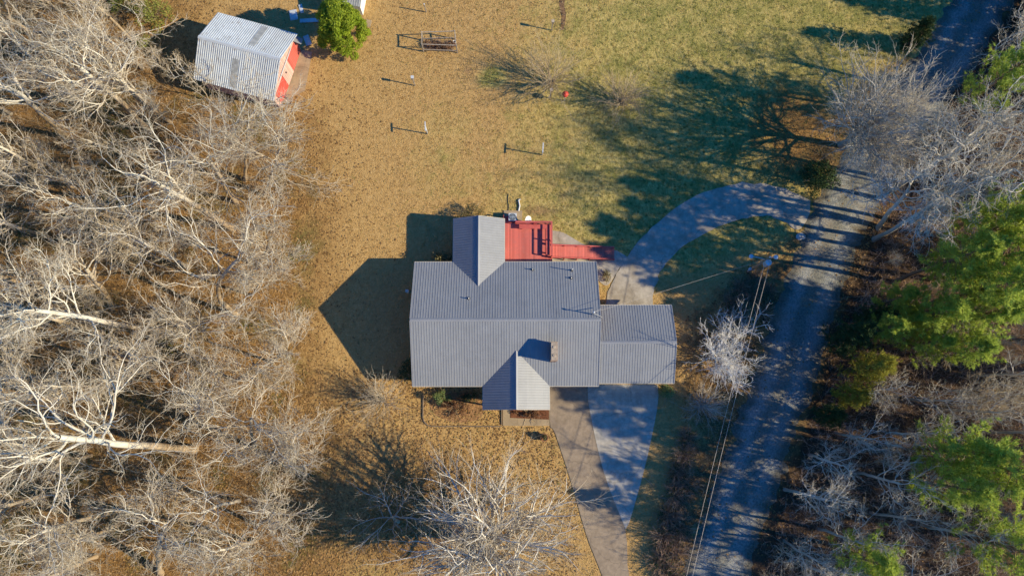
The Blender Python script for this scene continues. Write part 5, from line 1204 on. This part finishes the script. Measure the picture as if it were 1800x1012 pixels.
gsel = r.uniform(0, 1, len(P)) < np.where((sdf(VERGE, P) > -2) | ((P[:, 0] > 5) & (P[:, 1] < 14)), .35, 1.0) * 1 / (1 + np.exp(-(P[:, 0] - 0.5 - 0.15 * (P[:, 1] - 25)) / 4.0)) * .75 + .06
for nm, mt, q in (('dry_grass', 'grassy', P[~gsel]), ('green_grass', 'grassgreen', P[gsel])):
    V, Fq = blades(q, r, .06, .16, .028, 4, .09); tag(link(nm, np_mesh(nm, V, [Fq]), M[mt]), kind='stuff')
L0 = scatter(100000, [(WOODS_L, -10)], PAVED, r, x=(-60, -8)); L0 = L0[r.uniform(0, 1, len(L0)) < 1 / (1 + np.exp(-(sdf(WOODS_L, L0) + 3) / 1.6))]
P = np.concatenate([L0, scatter(16000, [(WOODS_R, -.5)], PAVED, r, x=(16, 60)), scatter(16000, None, PAVED, r, x=(-28, 6), y=(-18, 4)), scatter(2500, [(ROAD_POLY, .0)], [], r, x=(10, 55)), scatter(60000, [(VERGE, .2)], PAVED, r, x=(10, 50))])
V, Fq = flakes(P, r, .06, .13); V[:, 2] += np.where(inside(ROAD_POLY, V[:, :2]), .05, 0); tag(link('fallen_leaves', np_mesh('fallen_leaves', V, [Fq]), M['leaf']), kind='stuff')
def brush(n, polys, rng, avoid, name, hmax, mat, x=(-60, 62)):
    P = scatter(n, polys, avoid, rng, x=x); m = len(P); st = np.column_stack([P, gz(P)]); d = rng.normal(0, .5, (m, 3)); d[:, 2] = 1; L = rng.uniform(.5, hmax, m)
    P0 = grow(st, d, L, 5, .2, 0, rng); R0 = taper(np.full(m, .014), 5, .5); s, dd, rr, t = sprout(P0, R0, 5, .25, 1, .4, 1.0, rng); P1 = grow(s, dd, np.repeat(L, 5) * rng.uniform(.25, .5, len(s)), 4, .2, .02, rng)
    V, Fs = join([tubes(P0, R0, 3), tubes(P1, taper(np.full(len(s), .009), 4, .6), 3)]); tag(link(name, np_mesh(name, V, Fs), M[mat]), kind='stuff')
brush(13000, [(WOODS_L, 1.5)], r, PAVED, 'undergrowth', 2.4, 'brush', x=(-62, -14))
brush(24000, [(WOODS_R, 1.0)], r, PAVED, 'undergrowth', 2.2, 'brush_red', x=(18, 60))
brush(9000, [(VERGE, .2)], r, PAVED, 'verge_weeds', .9, 'brush', x=(14, 50))
P = scatter(2600, [([tuple(at(*q).xy) for q in ((980, -60), (981, 55), (996, 56), (998, -60))], 0)], [], r, x=(2, 9), y=(30, 48)); V, Fq = blades(P, r, .1, .3, .02, 3, .05); tag(link('dead_weeds', np_mesh('dead_weeds', V, [Fq]), M['brush']), kind='stuff')
